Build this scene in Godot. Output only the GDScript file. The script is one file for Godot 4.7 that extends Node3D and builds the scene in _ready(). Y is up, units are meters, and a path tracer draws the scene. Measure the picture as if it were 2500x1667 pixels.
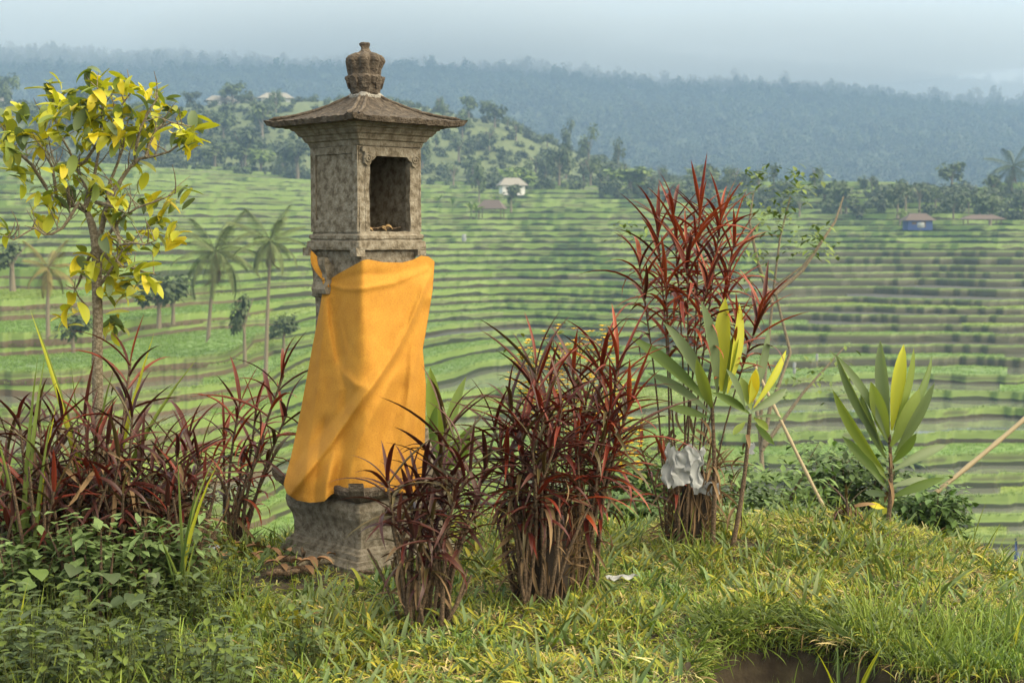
extends Node3D
# A stone field shrine wrapped in an orange cloth on a grassy bank above rice terraces.
# World: camera at x = 0, z = 0; depth d runs along -z; ground at the shrine is y = 0.
const FOC := 3470.0
const EYE := 1.36
const PITCH := 0.07435
var rng := RandomNumberGenerator.new()
var nz := FastNoiseLite.new()
var used := {}
var M := {}

class Mb:
	var v := PackedVector3Array()
	var c := PackedColorArray()
	var t := PackedInt32Array()
	func add(p: Vector3, col := Color.WHITE) -> int:
		v.append(p)
		c.append(col)
		return v.size() - 1
	func tri(a: int, b: int, d: int) -> void:
		t.append(a); t.append(b); t.append(d)
	func quad(a: int, b: int, d: int, e: int) -> void:
		t.append(a); t.append(b); t.append(d)
		t.append(a); t.append(d); t.append(e)
	func grid(rows: Array, cols: Array = []) -> void:
		# rows: arrays of points of equal length, shared (smooth) vertices
		var w: int = rows[0].size()
		var s := v.size()
		for i in rows.size():
			for j in w:
				add(rows[i][j], cols[i][j] if cols.size() else Color.WHITE)
		for i in rows.size() - 1:
			for j in w - 1:
				var a := s + i * w + j
				quad(a, a + 1, a + w + 1, a + w)
	func tube(p: Array, r: Array, n := 6, col := Color.WHITE) -> void:
		var s := v.size()
		var side := Vector3.RIGHT
		for i in p.size():
			var d: Vector3 = (p[mini(i + 1, p.size() - 1)] - p[maxi(i - 1, 0)])
			d = d.normalized() if d.length() > 1e-6 else Vector3.UP
			side = (side - d * side.dot(d))
			if side.length() < 0.05:
				side = d.cross(Vector3(0.3, 0.5, 0.8))
			side = side.normalized()
			var up := d.cross(side)
			for k in n:
				var a := TAU * k / n
				add(p[i] + (side * cos(a) + up * sin(a)) * r[i], col)
		for i in p.size() - 1:
			for k in n:
				var a := s + i * n + k
				var b := s + i * n + (k + 1) % n
				quad(a, b, b + n, a + n)
		var e := add(p[p.size() - 1], col)
		for k in n:
			tri(e - n + k, e - n + (k + 1) % n, e)
	func box(x: Transform3D, s: Vector3, col := Color.WHITE, bev := 0.0) -> void:
		var h := s * 0.5
		for ax in 3:
			for sg in [-1.0, 1.0]:
				var q := []
				for o in [[-1, -1], [1, -1], [1, 1], [-1, 1]]:
					var p := Vector3.ZERO
					p[ax] = sg * h[ax]
					p[(ax + 1) % 3] = o[0] * (h[(ax + 1) % 3] - bev)
					p[(ax + 2) % 3] = o[1] * (h[(ax + 2) % 3] - bev)
					q.append(add(x * p, col))
				quad(q[0], q[1], q[2], q[3])
		if bev > 0.0:
			for ax in 3:
				for o in [[-1, -1], [1, -1], [1, 1], [-1, 1]]:
					var q := []
					var b := (ax + 1) % 3
					var d := (ax + 2) % 3
					for e in [[-1, 0], [1, 0], [1, 1], [-1, 1]]:
						var p := Vector3.ZERO
						p[ax] = e[0] * (h[ax] - bev)
						p[b] = o[0] * (h[b] - (bev if e[1] else 0.0))
						p[d] = o[1] * (h[d] - (0.0 if e[1] else bev))
						q.append(add(x * p, col))
					quad(q[0], q[1], q[2], q[3])
	func leaf(base: Vector3, f: Vector3, up: Vector3, l: float, w: float, droop := 0.3, fold := 0.25, n := 4, c0 := Color.WHITE, c1 := Color.WHITE, shape := 0) -> void:
		# a leaf with a folded midrib: f along it, up its upper side
		f = f.normalized()
		var sd := f.cross(up)
		sd = sd.normalized() if sd.length() > 0.01 else Vector3.RIGHT
		var u := sd.cross(f)
		var s := v.size()
		for i in n + 1:
			var x := float(i) / n
			var wd := 0.0
			match shape:
				0: wd = w * 0.5 * pow(sin(PI * clampf(x * 0.93 + 0.05, 0, 1)), 0.65)
				1: wd = w * 0.5 * (1.0 - pow(x, 3.0)) * (0.65 + 0.35 * minf(1.0, x * 5.0))
				2: wd = w * 0.5 * pow(maxf(0.0, 1.0 - x), 0.55) * pow(minf(1.0, x * 3.0 + 0.35), 0.6)
				4: wd = w * 0.5 * (1.0 - pow(x, 2.6)) * (0.55 + 0.45 * minf(1.0, x * 3.0))
				3: wd = w * 0.5 * pow(sin(PI * clampf(pow(x, 1.25) * 0.97 + 0.03, 0, 1)), 0.8)
			if i == n: wd *= 0.12
			var a := droop * x
			var mid := base + (f * sin(a) / maxf(droop, 0.001) - Vector3.UP * (1.0 - cos(a)) / maxf(droop, 0.001)) * l if droop > 0.01 else base + f * l * x
			var cc := c0.lerp(c1, x)
			add(mid - sd * wd + u * wd * fold, cc)
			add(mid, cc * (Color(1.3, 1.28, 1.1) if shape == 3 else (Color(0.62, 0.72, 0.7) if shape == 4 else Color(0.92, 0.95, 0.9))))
			add(mid + sd * wd + u * wd * fold, cc)
		for i in n:
			var a := s + i * 3
			quad(a, a + 1, a + 4, a + 3)
			quad(a + 1, a + 2, a + 5, a + 4)
	func mesh(m: Material) -> ArrayMesh:
		var nn := PackedVector3Array()
		nn.resize(v.size())
		for i in range(0, t.size(), 3):
			var a := v[t[i]]
			var k := (v[t[i + 2]] - a).cross(v[t[i + 1]] - a)
			nn[t[i]] += k; nn[t[i + 1]] += k; nn[t[i + 2]] += k
		for i in nn.size():
			nn[i] = nn[i].normalized() if nn[i].length_squared() > 1e-24 else Vector3.UP
		var arr := []
		arr.resize(Mesh.ARRAY_MAX)
		arr[Mesh.ARRAY_VERTEX] = v
		arr[Mesh.ARRAY_NORMAL] = nn
		arr[Mesh.ARRAY_COLOR] = c
		arr[Mesh.ARRAY_INDEX] = t
		var am := ArrayMesh.new()
		am.add_surface_from_arrays(Mesh.PRIMITIVE_TRIANGLES, arr)
		am.surface_set_material(0, m)
		return am

# ---------- scene-tree helpers
func numbered(called: String) -> String:
	var n: int = used.get(called, -1) + 1
	used[called] = n
	return called if n == 0 else "%s_%03d" % [called, n]

func tag(o: Node, label: String, category: String, group := "", kind := "") -> Node:
	if label: o.set_meta("label", label)
	if category: o.set_meta("category", category)
	if group: o.set_meta("group", group)
	if kind: o.set_meta("kind", kind)
	return o

func thing(called: String, label: String, category: String, at := Vector3.ZERO, group := "") -> Node3D:
	var o := Node3D.new()
	o.name = numbered(called)
	o.position = at
	add_child(o)
	tag(o, label, category, group)
	return o

func part(called: String, me: Mesh, parent: Node, mat: Material = null, x := Transform3D()) -> MeshInstance3D:
	var o := MeshInstance3D.new()
	o.name = called
	o.mesh = me
	o.transform = x
	if mat: o.material_override = mat
	parent.add_child(o, true)
	return o

func one(called: String, me: Mesh, label: String, category: String, at := Vector3.ZERO, group := "", kind := "") -> MeshInstance3D:
	var o := MeshInstance3D.new()
	o.name = numbered(called)
	o.mesh = me
	o.position = at
	add_child(o)
	tag(o, label, category, group, kind)
	return o

func scatter(called: String, me: Mesh, where: Array, tint: Array, parent: Node) -> MultiMeshInstance3D:
	var mm := MultiMesh.new()
	mm.transform_format = MultiMesh.TRANSFORM_3D
	mm.use_colors = true
	mm.mesh = me
	mm.instance_count = where.size()
	for i in where.size():
		mm.set_instance_transform(i, where[i])
		mm.set_instance_color(i, tint[i])
	var o := MultiMeshInstance3D.new()
	o.name = called
	o.multimesh = mm
	parent.add_child(o, true)
	o.set_meta("kind", "stuff")
	return o

# ---------- numbers
func rr(a: float, b: float) -> float:
	return rng.randf_range(a, b)

func pl(table: Array, x: float) -> float:
	# piecewise linear
	if x <= table[0][0]: return table[0][1]
	for i in range(1, table.size()):
		if x <= table[i][0]:
			var a: Array = table[i - 1]
			var b: Array = table[i]
			return lerpf(a[1], b[1], (x - a[0]) / (b[0] - a[0]))
	return table[table.size() - 1][1]

func pt(px: float, py: float, d: float) -> Vector3:
	# the place at depth d (metres along -z) on the sight line measured in the photograph
	var b := (833.5 - py) / FOC
	var s := d / (cos(PITCH) + b * sin(PITCH))
	return Vector3((px - 1250.0) / FOC * s, EYE + s * (b * cos(PITCH) - sin(PITCH)), -d)

func ux(px: float) -> float:
	return (px - 1250.0) / FOC

func n3(p: Vector3, f: float) -> float:
	return nz.get_noise_3d(p.x * f, p.y * f, p.z * f)

func n2(a: float, b: float) -> float:
	return nz.get_noise_2d(a, b)

func lin(r: float, g: float, b: float) -> Color:
	return Color(r, g, b).linear_to_srgb()

# ---------- materials
func ramp(stops: Array) -> Gradient:
	var g := Gradient.new()
	var o := PackedFloat32Array()
	var c := PackedColorArray()
	for s in stops:
		o.append(s[0])
		c.append(lin(s[1], s[2], s[3]))
	g.offsets = o
	g.colors = c
	return g

func noise_tex(freq: float, stops: Array, seed_: int, oct := 5, normal := false, strength := 4.0, cell := false) -> NoiseTexture2D:
	var f := FastNoiseLite.new()
	f.noise_type = FastNoiseLite.TYPE_CELLULAR if cell else FastNoiseLite.TYPE_SIMPLEX_SMOOTH
	f.frequency = freq
	f.fractal_octaves = oct
	f.fractal_gain = 0.55
	f.seed = seed_
	var t := NoiseTexture2D.new()
	t.width = 512
	t.height = 512
	t.seamless = true
	t.noise = f
	if normal:
		t.as_normal_map = true
		t.bump_strength = strength
	elif stops.size():
		t.color_ramp = ramp(stops)
	return t

func std(called: String, col: Color, rough := 0.8, vcol := false, back := Color.BLACK, spec := 0.5) -> StandardMaterial3D:
	var m := StandardMaterial3D.new()
	m.resource_name = called
	m.albedo_color = col
	m.roughness = rough
	m.metallic_specular = spec
	m.vertex_color_use_as_albedo = vcol
	m.cull_mode = BaseMaterial3D.CULL_DISABLED
	if back != Color.BLACK:
		m.backlight_enabled = true
		m.backlight = back
	M[called] = m
	return m

func textured(called: String, stops: Array, freq: float, size: float, rough: float, seed_: int, bump := 0.0, bump_freq := 0.03, world := false, vcol := false) -> StandardMaterial3D:
	var m := std(called, Color.WHITE, rough, vcol)
	m.albedo_texture = noise_tex(freq, stops, seed_)
	m.uv1_triplanar = true
	m.uv1_world_triplanar = world
	m.uv1_scale = Vector3.ONE / size
	if bump > 0.0:
		m.heightmap_enabled = true
		m.heightmap_texture = noise_tex(bump_freq, [], seed_ + 7, 6)
		m.heightmap_scale = bump
	return m

func materials() -> void:
	textured("stone", [[0.0, .06, .046, .030], [0.28, .115, .096, .068], [0.42, .165, .143, .110], [0.6, .20, .178, .142], [0.8, .24, .22, .182], [1.0, .33, .31, .27]], 0.035, 0.8, 0.92, 3, 0.35, 0.09)
	M.stone.detail_enabled = true
	M.stone.detail_blend_mode = BaseMaterial3D.BLEND_MODE_MUL
	M.stone.detail_albedo = noise_tex(0.09, [[0.0, .55, .50, .42], [0.36, .82, .79, .73], [0.5, .97, .96, .94], [0.7, 1, 1, 1], [1.0, 1, 1, 1]], 91, 4)
	M.stone.detail_uv_layer = BaseMaterial3D.DETAIL_UV_2
	M.stone.uv2_triplanar = true
	M.stone.uv2_scale = Vector3.ONE / 0.35
	textured("stone_dark", [[0.0, .026, .019, .013], [0.35, .050, .037, .026], [0.55, .078, .060, .044], [0.75, .125, .105, .083], [1.0, .22, .20, .17]], 0.02, 0.4, 0.93, 13, 0.8, 0.06, false, true)
	textured("mortar", [[0.0, .08, .075, .065], [0.5, .22, .21, .19], [1.0, .38, .37, .35]], 0.03, 0.3, 0.92, 23, 0.5, 0.06)
	textured("soil", [[0.0, .012, .008, .005], [0.4, .028, .019, .010], [0.6, .042, .032, .016], [1.0, .07, .053, .029]], 0.02, 1.1, 0.95, 33, 1.5, 0.04, true)
	textured("bark", [[0.0, .06, .045, .028], [0.45, .14, .115, .075], [0.7, .22, .19, .135], [1.0, .33, .30, .23]], 0.03, 0.25, 0.9, 43, 0.5, 0.06)
	textured("dead_wood", [[0.0, .03, .020, .012], [0.45, .085, .055, .032], [0.7, .15, .10, .06], [1.0, .26, .19, .12]], 0.03, 0.2, 0.92, 53, 0.6, 0.06)
	textured("stump_fibre", [[0.0, .012, .008, .005], [0.5, .032, .021, .013], [1.0, .075, .052, .032]], 0.05, 0.12, 0.95, 57, 0.9, 0.08)
	textured("plain_ground", [[0.0, .035, .05, .016], [0.4, .06, .085, .024], [0.6, .09, .115, .035], [1.0, .12, .13, .05]], 0.012, 14.0, 0.95, 63, 0.0, 0.03, true)
	textured("hill_ground", [[0.0, .02, .032, .014], [0.4, .03, .047, .02], [0.6, .045, .062, .026], [1.0, .07, .08, .03]], 0.012, 90.0, 0.95, 73, 0.0, 0.03, true)
	textured("roof_tile", [[0.0, .05, .036, .03], [0.5, .085, .062, .052], [1.0, .13, .105, .09]], 0.03, 3.0, 0.9, 83)
	textured("thatch", [[0.0, .10, .09, .075], [0.5, .2, .19, .165], [1.0, .32, .31, .28]], 0.03, 2.0, 0.95, 85)
	textured("cloth", [[0.0, .37, .165, .012], [0.35, .42, .198, .016], [0.65, .45, .222, .021], [1.0, .49, .25, .030]], 0.008, 0.5, 0.85, 103, 0.22, 0.4)
	M.cloth.detail_enabled = true
	M.cloth.detail_blend_mode = BaseMaterial3D.BLEND_MODE_MUL
	M.cloth.detail_albedo = noise_tex(0.28, [[0.0, .55, .46, .36], [0.4, .88, .84, .78], [0.6, 1, 1, 1], [1.0, 1, 1, 1]], 191, 3)
	M.cloth.detail_uv_layer = BaseMaterial3D.DETAIL_UV_2
	M.cloth.uv2_triplanar = true
	M.cloth.uv2_scale = Vector3.ONE / 1.0
	M.cloth.backlight_enabled = true
	M.cloth.backlight = Color(0.2, 0.13, 0.04)
	# leaves: vertex and copy colours carry the tone
	std("foliage", Color.WHITE, 0.55, true, Color(0.55, 0.6, 0.35), 0.4)
	std("grass", Color.WHITE, 0.6, true, Color(0.6, 0.65, 0.35), 0.35)
	std("dry", Color.WHITE, 0.85, true, Color(0.3, 0.28, 0.22), 0.3)
	var reds := [[.075, .011, .007], [.17, .024, .010], [.050, .014, .011], [.075, .022, .016], [.28, .050, .014], [.075, .055, .018]]
	for i in reds.size():
		var k: Array = reds[i]
		std("red%d" % i, lin(k[0], k[1], k[2]), 0.45, true, Color(0.5, 0.25, 0.16), 0.42)
	var greens := [[.11, .17, .045], [.19, .25, .06], [.44, .45, .045], [.14, .19, .10], [.55, .46, .03], [.23, .25, .035], [.065, .095, .042]]
	for i in greens.size():
		var k: Array = greens[i]
		std("green%d" % i, lin(k[0], k[1], k[2]), 0.5, true, Color(0.85, 0.85, 0.45), 0.4)
	std("white_wall", lin(.62, .62, .58), 0.8)
	std("plastic", lin(.24, .255, .265), 0.5, false, Color(0.5, 0.5, 0.5))
	std("blue", lin(.015, .045, .18), 0.6)
	std("bamboo", lin(.25, .20, .115), 0.65)
	var water := std("water", lin(.11, .12, .09), 0.04, false, Color.BLACK, 0.7)
	water.normal_enabled = true
	water.normal_texture = noise_tex(0.02, [], 121, 4, true, 1.0)
	water.uv1_triplanar = true
	water.uv1_world_triplanar = true
	water.uv1_scale = Vector3.ONE / 6.0
	water.normal_scale = 0.06

# ---------- camera, sky, sun
func eye_and_light() -> void:
	var cam := Camera3D.new()
	cam.name = "camera"
	cam.position = Vector3(0, EYE, 0)
	cam.rotation.x = -PITCH
	cam.near = 0.1
	cam.far = 9000.0
	var at := CameraAttributesPhysical.new()
	at.frustum_focal_length = 50.0
	at.frustum_focus_distance = 5.75
	at.exposure_aperture = 6.3
	cam.attributes = at
	cam.keep_aspect = Camera3D.KEEP_HEIGHT
	add_child(cam)
	cam.fov = 27.01
	cam.current = true
	var e := Environment.new()
	e.background_mode = Environment.BG_SKY
	e.tonemap_mode = Environment.TONE_MAPPER_LINEAR
	e.tonemap_exposure = 1.72
	var sk := ProceduralSkyMaterial.new()
	sk.sky_top_color = lin(.84, .85, .82)
	sk.sky_horizon_color = lin(.84, .92, .92)
	sk.sky_curve = 0.25
	sk.sky_energy_multiplier = 1.0
	sk.ground_bottom_color = lin(.05, .07, .03)
	sk.ground_horizon_color = lin(.25, .32, .36)
	sk.ground_curve = 0.1
	sk.sky_cover = cloud_cover()
	sk.sky_cover_modulate = Color(1, 1, 1, 0.22)
	e.sky = Sky.new()
	e.sky.sky_material = sk
	e.background_energy_multiplier = 1.08
	e.fog_enabled = true
	e.fog_density = 0.00041
	e.fog_light_color = lin(.38, .62, .97)
	e.volumetric_fog_enabled = true
	e.volumetric_fog_density = 0.0
	e.sdfgi_enabled = true
	e.ssao_enabled = true
	e.ssil_enabled = true
	var w := WorldEnvironment.new()
	w.name = "world"
	w.environment = e
	add_child(w)
	var sun := DirectionalLight3D.new()
	sun.name = "sun"
	sun.light_energy = 1.6
	sun.light_angular_distance = 65.0
	sun.light_color = Color(1.0, 0.94, 0.82)
	sun.shadow_enabled = true
	add_child(sun)
	# the bright part of the cloud stands high to the right, a little in front of the shrine
	sun.look_at_from_position(Vector3(0, 0, 0), -Vector3(0.92, 0.80, 0.25), Vector3.UP)

func cloud_cover() -> ImageTexture:
	var f := FastNoiseLite.new()
	f.frequency = 0.9
	f.fractal_octaves = 5
	f.seed = 5
	var im := Image.create(1024, 512, false, Image.FORMAT_RGBA8)
	for j in 256:
		var up := PI * (0.5 - (j + 0.5) / 512.0)
		for i in 1024:
			var a := TAU * i / 1024.0
			var k := f.get_noise_3d(cos(a) * cos(up) * 1.3, sin(up) * 5.0, sin(a) * cos(up) * 1.3)
			var b := clampf(0.5 + 0.9 * k, 0, 1)
			im.set_pixel(i, j, Color(b * 0.95, b * 0.98, b, 1.0))
	return ImageTexture.create_from_image(im)

func _ready() -> void:
	rng.seed = 11
	nz.noise_type = FastNoiseLite.TYPE_SIMPLEX_SMOOTH
	nz.frequency = 1.0
	nz.fractal_octaves = 3
	nz.seed = 4
	eye_and_light()
	materials()
	bank()
	terraces()
	hills()
	shrine()
	cloth()
	plants()
	distance()
	small_things()
	grass()

# ---------- the bank in the foreground
func edge_far(x: float) -> float:
	return pl([[-4, 6.2], [-1.9, 6.25], [-1.2, 6.35], [-0.6, 6.95], [0.5, 6.85], [1.5, 6.8], [2.0, 6.45], [2.5, 6.0], [4, 5.4]], x) + 0.12 * n2(x * 1.3, 7.0)

func edge_near(x: float) -> float:
	return pl([[-5, 3.0], [0.2, 3.3], [0.55, 4.35], [0.66, 4.82], [0.90, 4.92], [1.08, 4.78], [1.3, 4.35], [4, 4.0]], x) + 0.06 * n2(x * 3.0, 17.0)

func gy(x: float, d: float) -> float:
	var y := 0.035 * n2(x * 0.9, d * 0.9) + 0.018 * n2(x * 3.1 + 9.0, d * 3.1)
	y -= 0.16 * smoothstep(1.55, 2.7, x)
	y += 0.05 * exp(-pow((x - 1.55) / 0.5, 2.0) - pow((d - 6.3) / 0.5, 2.0))
	var ef := edge_far(x)
	if d > ef - 0.35:
		var k := d - ef + 0.35
		y -= 0.35 * k * k if k < 0.7 else 0.17 + (k - 0.7) * 1.05
	var en := edge_near(x)
	if d < en:
		y -= 0.20 * smoothstep(0.0, 0.12, en - d) + 0.12 * clampf(en - d, 0, 1)
	return maxf(y, -27.0)

func bank() -> void:
	var mb := Mb.new()
	var ds := []
	var d := 2.0
	while d < 8.6:
		ds.append(d)
		d += 0.06
	while d < 40.0:
		ds.append(d)
		d *= 1.12
	ds.append(120.0)
	var rows := []
	for dd in ds:
		var row := []
		var half: float = 5.0 if dd < 9.0 else dd * 0.75
		for j in 141:
			var x := lerpf(-half, half, j / 140.0)
			row.append(Vector3(x, gy(x, dd), -dd))
		rows.append(row)
	mb.grid(rows)
	one("ground", mb.mesh(M.soil), "earth of the grassy bank under the shrine and plants", "ground", Vector3.ZERO, "", "structure")

# ---------- rice terraces
const RIGHT_Y := [[80, -27.5], [95, -25.0], [105, -23.3], [115, -21.6], [132, -18.4], [165, -15.1], [205, -10.9], [270, -4.0], [320, 1.36], [380, 8.5], [450, 16.5], [520, 25.0]]
const LEFT_Y := [[62, -18.5], [70, -16.6], [80, -15.0], [95, -11.8], [115, -8.6], [140, -6.0], [180, -2.3], [220, 1.4], [290, 8.0], [360, 14.8], [440, 24.0], [500, 31.0]]

func field_y(u: float, d: float) -> float:
	var w := smoothstep(-0.36, 0.02, u)
	var y := lerpf(pl(LEFT_Y, d), pl(RIGHT_Y, d), w)
	y += 1.9 * n2(u * d * 0.013, d * 0.010) + 0.35 * n2(u * d * 0.06 + 40.0, d * 0.03)
	# the spur with the palms on the left
	y += 1.6 * exp(-pow((u + 0.20) / 0.045, 2.0) - pow((d - 128.0) / 22.0, 2.0))
	return y

func field_d(u: float, y: float, from: float) -> float:
	var d := from
	while d < 520.0:
		if field_y(u, d) >= y: return d
		d += 0.5 + d * 0.002
	return 520.0

const NC := 520
const UMAX := 0.66

func terraces() -> void:
	var root := Node3D.new()
	root.name = "rice_terraces"
	add_child(root)
	tag(root, "stepped green rice terraces rising across the valley", "terraces", "", "structure")
	var lv := []
	var y := -26.5
	while y < 25.0:
		lv.append(y)
		y += lerpf(0.95, 1.75, smoothstep(-10.0, 8.0, y)) * rr(0.85, 1.15)
	var dk := []
	for k in lv.size():
		var row := PackedFloat32Array()
		row.resize(NC + 1)
		for j in NC + 1:
			var u := lerpf(-UMAX, UMAX, j / float(NC))
			var lo: float = 40.0 if k == 0 else dk[k - 1][j] + 1.2
			row[j] = maxf(lo, field_d(u, lv[k], maxf(40.0, lo - 1.2)))
		dk.append(row)
	# on the left spur the steps are taller: there every other bank runs into the one above
	for k in range(1, lv.size() - 1, 2):
		for j in NC + 1:
			var u := lerpf(-UMAX, UMAX, j / float(NC))
			if dk[k][j] < 190.0:
				var m: float = smoothstep(-0.15, -0.22, u) * smoothstep(190.0, 165.0, dk[k][j])
				dk[k][j] = lerpf(dk[k][j], dk[k + 1][j] - 0.25, m)
	var rice := []
	var ricec := []
	var bund := []
	var bundc := []
	var seed_l := []
	var seed_c := []
	var foot_shade_tones := [Color(.034, .046, .014), Color(.028, .034, .013), Color(.040, .038, .017), Color(.026, .034, .012)]
	for k in lv.size():
		# the bank below this level, with its bund
		var mb := Mb.new()
		var s0 := -1
		var prev := -1
		var yl: float = lv[k - 1] if k > 0 else -32.0
		var tone: Color = foot_shade_tones[rng.randi() % 4]
		for j in NC + 1:
			var u := lerpf(-UMAX, UMAX, j / float(NC))
			var d: float = dk[k][j]
			if d > 470.0:
				prev = -1
				continue
			var xm: float = u * d
			var w := 0.12 * n2(xm * 0.30, k * 3.0)
			var bw: float = 0.32 + 0.1 * n2(xm * 0.22, k * 5.0)
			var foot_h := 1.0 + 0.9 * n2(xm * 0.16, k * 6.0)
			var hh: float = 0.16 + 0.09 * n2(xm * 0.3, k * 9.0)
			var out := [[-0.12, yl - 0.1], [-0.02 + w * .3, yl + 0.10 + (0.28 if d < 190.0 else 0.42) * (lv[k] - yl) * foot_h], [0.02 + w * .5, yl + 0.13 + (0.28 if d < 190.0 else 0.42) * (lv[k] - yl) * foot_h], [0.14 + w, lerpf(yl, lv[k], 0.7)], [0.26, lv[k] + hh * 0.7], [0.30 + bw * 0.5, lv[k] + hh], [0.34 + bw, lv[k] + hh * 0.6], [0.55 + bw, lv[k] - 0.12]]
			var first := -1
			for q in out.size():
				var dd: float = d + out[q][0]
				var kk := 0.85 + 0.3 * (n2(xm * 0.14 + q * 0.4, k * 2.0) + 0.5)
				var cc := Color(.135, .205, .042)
				if q <= 1: cc = tone if u > -0.17 or d > 190.0 else Color(.10, .075, .042)  # riser foot: shade painted into the colour; near left spur brown earth
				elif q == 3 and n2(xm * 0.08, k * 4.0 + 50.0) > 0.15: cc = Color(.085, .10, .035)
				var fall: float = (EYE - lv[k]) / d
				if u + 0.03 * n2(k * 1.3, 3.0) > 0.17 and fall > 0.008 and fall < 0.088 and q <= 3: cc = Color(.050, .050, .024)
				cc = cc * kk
				cc.a = 1.0
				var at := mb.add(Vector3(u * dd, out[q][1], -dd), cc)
				if q == 0: first = at
			if prev >= 0:
				for q in out.size() - 1:
					mb.quad(prev + q, first + q, first + q + 1, prev + q + 1)
			prev = first
			# grass along the bund
			var run: float = d * 2.0 * UMAX / NC
			for g in int(ceil(run * (1.6 if d < 200 else 1.0))):
				var du := u + (rng.randf() - 0.5) * 2.0 * UMAX / NC
				var gd: float = d + rr(0.05, 0.35 + bw)
				var sc := rr(0.25, 0.55)
				bund.append(Transform3D(Basis(Vector3.UP, rng.randf() * TAU).scaled(Vector3(sc * 1.5, sc, sc * 1.5)), Vector3(du * gd, lv[k] + hh * 0.5 - 0.04, -gd)))
				var b := rr(0.75, 1.2)
				bundc.append(Color(.15 * b, .225 * b, .045 * b))
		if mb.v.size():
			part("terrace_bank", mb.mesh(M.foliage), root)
		# the paddies on this level
		if k + 1 >= lv.size(): continue
		var j0 := 0
		while j0 < NC:
			var j1 := mini(NC, j0 + rng.randi_range(42, 122))
			if NC - j1 < 20: j1 = NC
			var jm := (j0 + j1) / 2
			var um := lerpf(-UMAX, UMAX, jm / float(NC))
			var dm: float = dk[k][jm]
			if dk[k][j0] > 460.0 and dk[k][j1] > 460.0:
				j0 = j1
				continue
			# what grows here
			var tau: float = (EYE - lv[k]) / dm
			var kind := "rice"
			var roll := rng.randf()
			if um > 0.16 and tau > 0.012 and tau < 0.085: kind = "mud" if roll < 0.82 else "rice"
			elif tau > 0.11: kind = "flooded" if roll < (0.88 if um > 0.1 else 0.35) else "rice"
			elif tau > 0.085 and um > 0.1: kind = "flooded" if roll < 0.4 else "rice"
			elif tau > -0.005 and tau < 0.03: kind = "mud" if roll < 0.34 else "rice"
			elif um < -0.14 and tau > 0.03: kind = "flooded" if roll < 0.3 else "rice"
			else: kind = "mud" if roll < 0.16 else ("flooded" if roll < 0.22 else "rice")
			var b := rr(0.9, 1.1)
			var col := Color(.14 * b, .225 * b, .048 * b)
			if rng.randf() < 0.3: col = Color(.185 * b, .245 * b, .05 * b)
			if kind == "mud": col = Color(.045 * b, .042 * b, .024 * b)
			var pm := Mb.new()
			var rows := []
			var cols := []
			for i in 4:
				var row := []
				var crow := []
				for j in range(j0, j1 + 1):
					var u := lerpf(-UMAX, UMAX, j / float(NC))
					var a: float = dk[k][j] + 0.5
					var dd := lerpf(a, minf(dk[k + 1][j] + 0.2, 475.0), i / 3.0)
					row.append(Vector3(u * dd, lv[k] + (0.0 if kind == "flooded" else 0.03 * n2(u * dd * 0.4, dd * 0.5)), -dd))
					var v := 0.85 + 0.35 * (n2(u * dd * 0.06, dd * 0.12) + 0.3)
					crow.append(Color(col.r * v, col.g * v, col.b * v))
				rows.append(row)
				cols.append(crow)
			pm.grid(rows, cols)
			part("flooded_paddy" if kind == "flooded" else ("mud_paddy" if kind == "mud" else "rice_paddy"), pm.mesh(M.water if kind == "flooded" else M.foliage), root)
			# the crop
			var gap := 0.62 if dm < 160.0 else (1.0 if dm < 260.0 else 1.6)
			if kind == "flooded": gap = 0.5 if dm < 180.0 else 1.2
			if kind == "mud": gap = 2.6
			for j in range(j0, j1):
				if kind == "mud" and dm > 140.0: break
				var u0 := lerpf(-UMAX, UMAX, j / float(NC))
				if absf(u0) > 0.55: continue
				var a: float = dk[k][j] + 0.95
				var z: float = dk[k + 1][j] - 0.1
				if z - a < 0.3: continue
				var run := a * 2.0 * UMAX / NC
				var gd := 1.8 if kind == "flooded" else gap
				var nd := maxi(1, int((z - a) / gd))
				for p in nd:
					var nn := int(run / gap) + (1 if rng.randf() < fmod(run / gap, 1.0) else 0)
					for q in nn:
						var dd := a + (p + 0.5 + (rr(-0.06, 0.06) if kind == "flooded" else rr(-0.5, 0.5))) * gd
						var uu := u0 + rng.randf() * 2.0 * UMAX / NC
						var at := Vector3(uu * dd, lv[k] - 0.02, -dd)
						var ang := rng.randf() * TAU
						if kind == "flooded":
							var sc := rr(0.13, 0.20)
							seed_l.append(Transform3D(Basis(Vector3.UP, ang).scaled(Vector3(sc * 0.8, sc, sc * 0.8)), at))
							var bb := rr(0.8, 1.2)
							seed_c.append(Color(.11 * bb, .20 * bb, .05 * bb))
						else:
							var sc := rr(0.30, 0.45) * (1.0 if kind == "rice" else 0.5)
							var wide := gap * (0.95 if kind == "rice" else 0.3)
							rice.append(Transform3D(Basis(Vector3.UP, ang).scaled(Vector3(wide, sc, wide)), at))
							var bb := rr(0.85, 1.15)
							ricec.append(Color(col.r * 1.05 * bb, col.g * 1.1 * bb, col.b * bb) if kind == "rice" else Color(.07 * bb, .085 * bb, .03 * bb))
			j0 = j1
	print("rice ", rice.size(), " seedlings ", seed_l.size(), " bund ", bund.size(), " levels ", lv.size())
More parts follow.
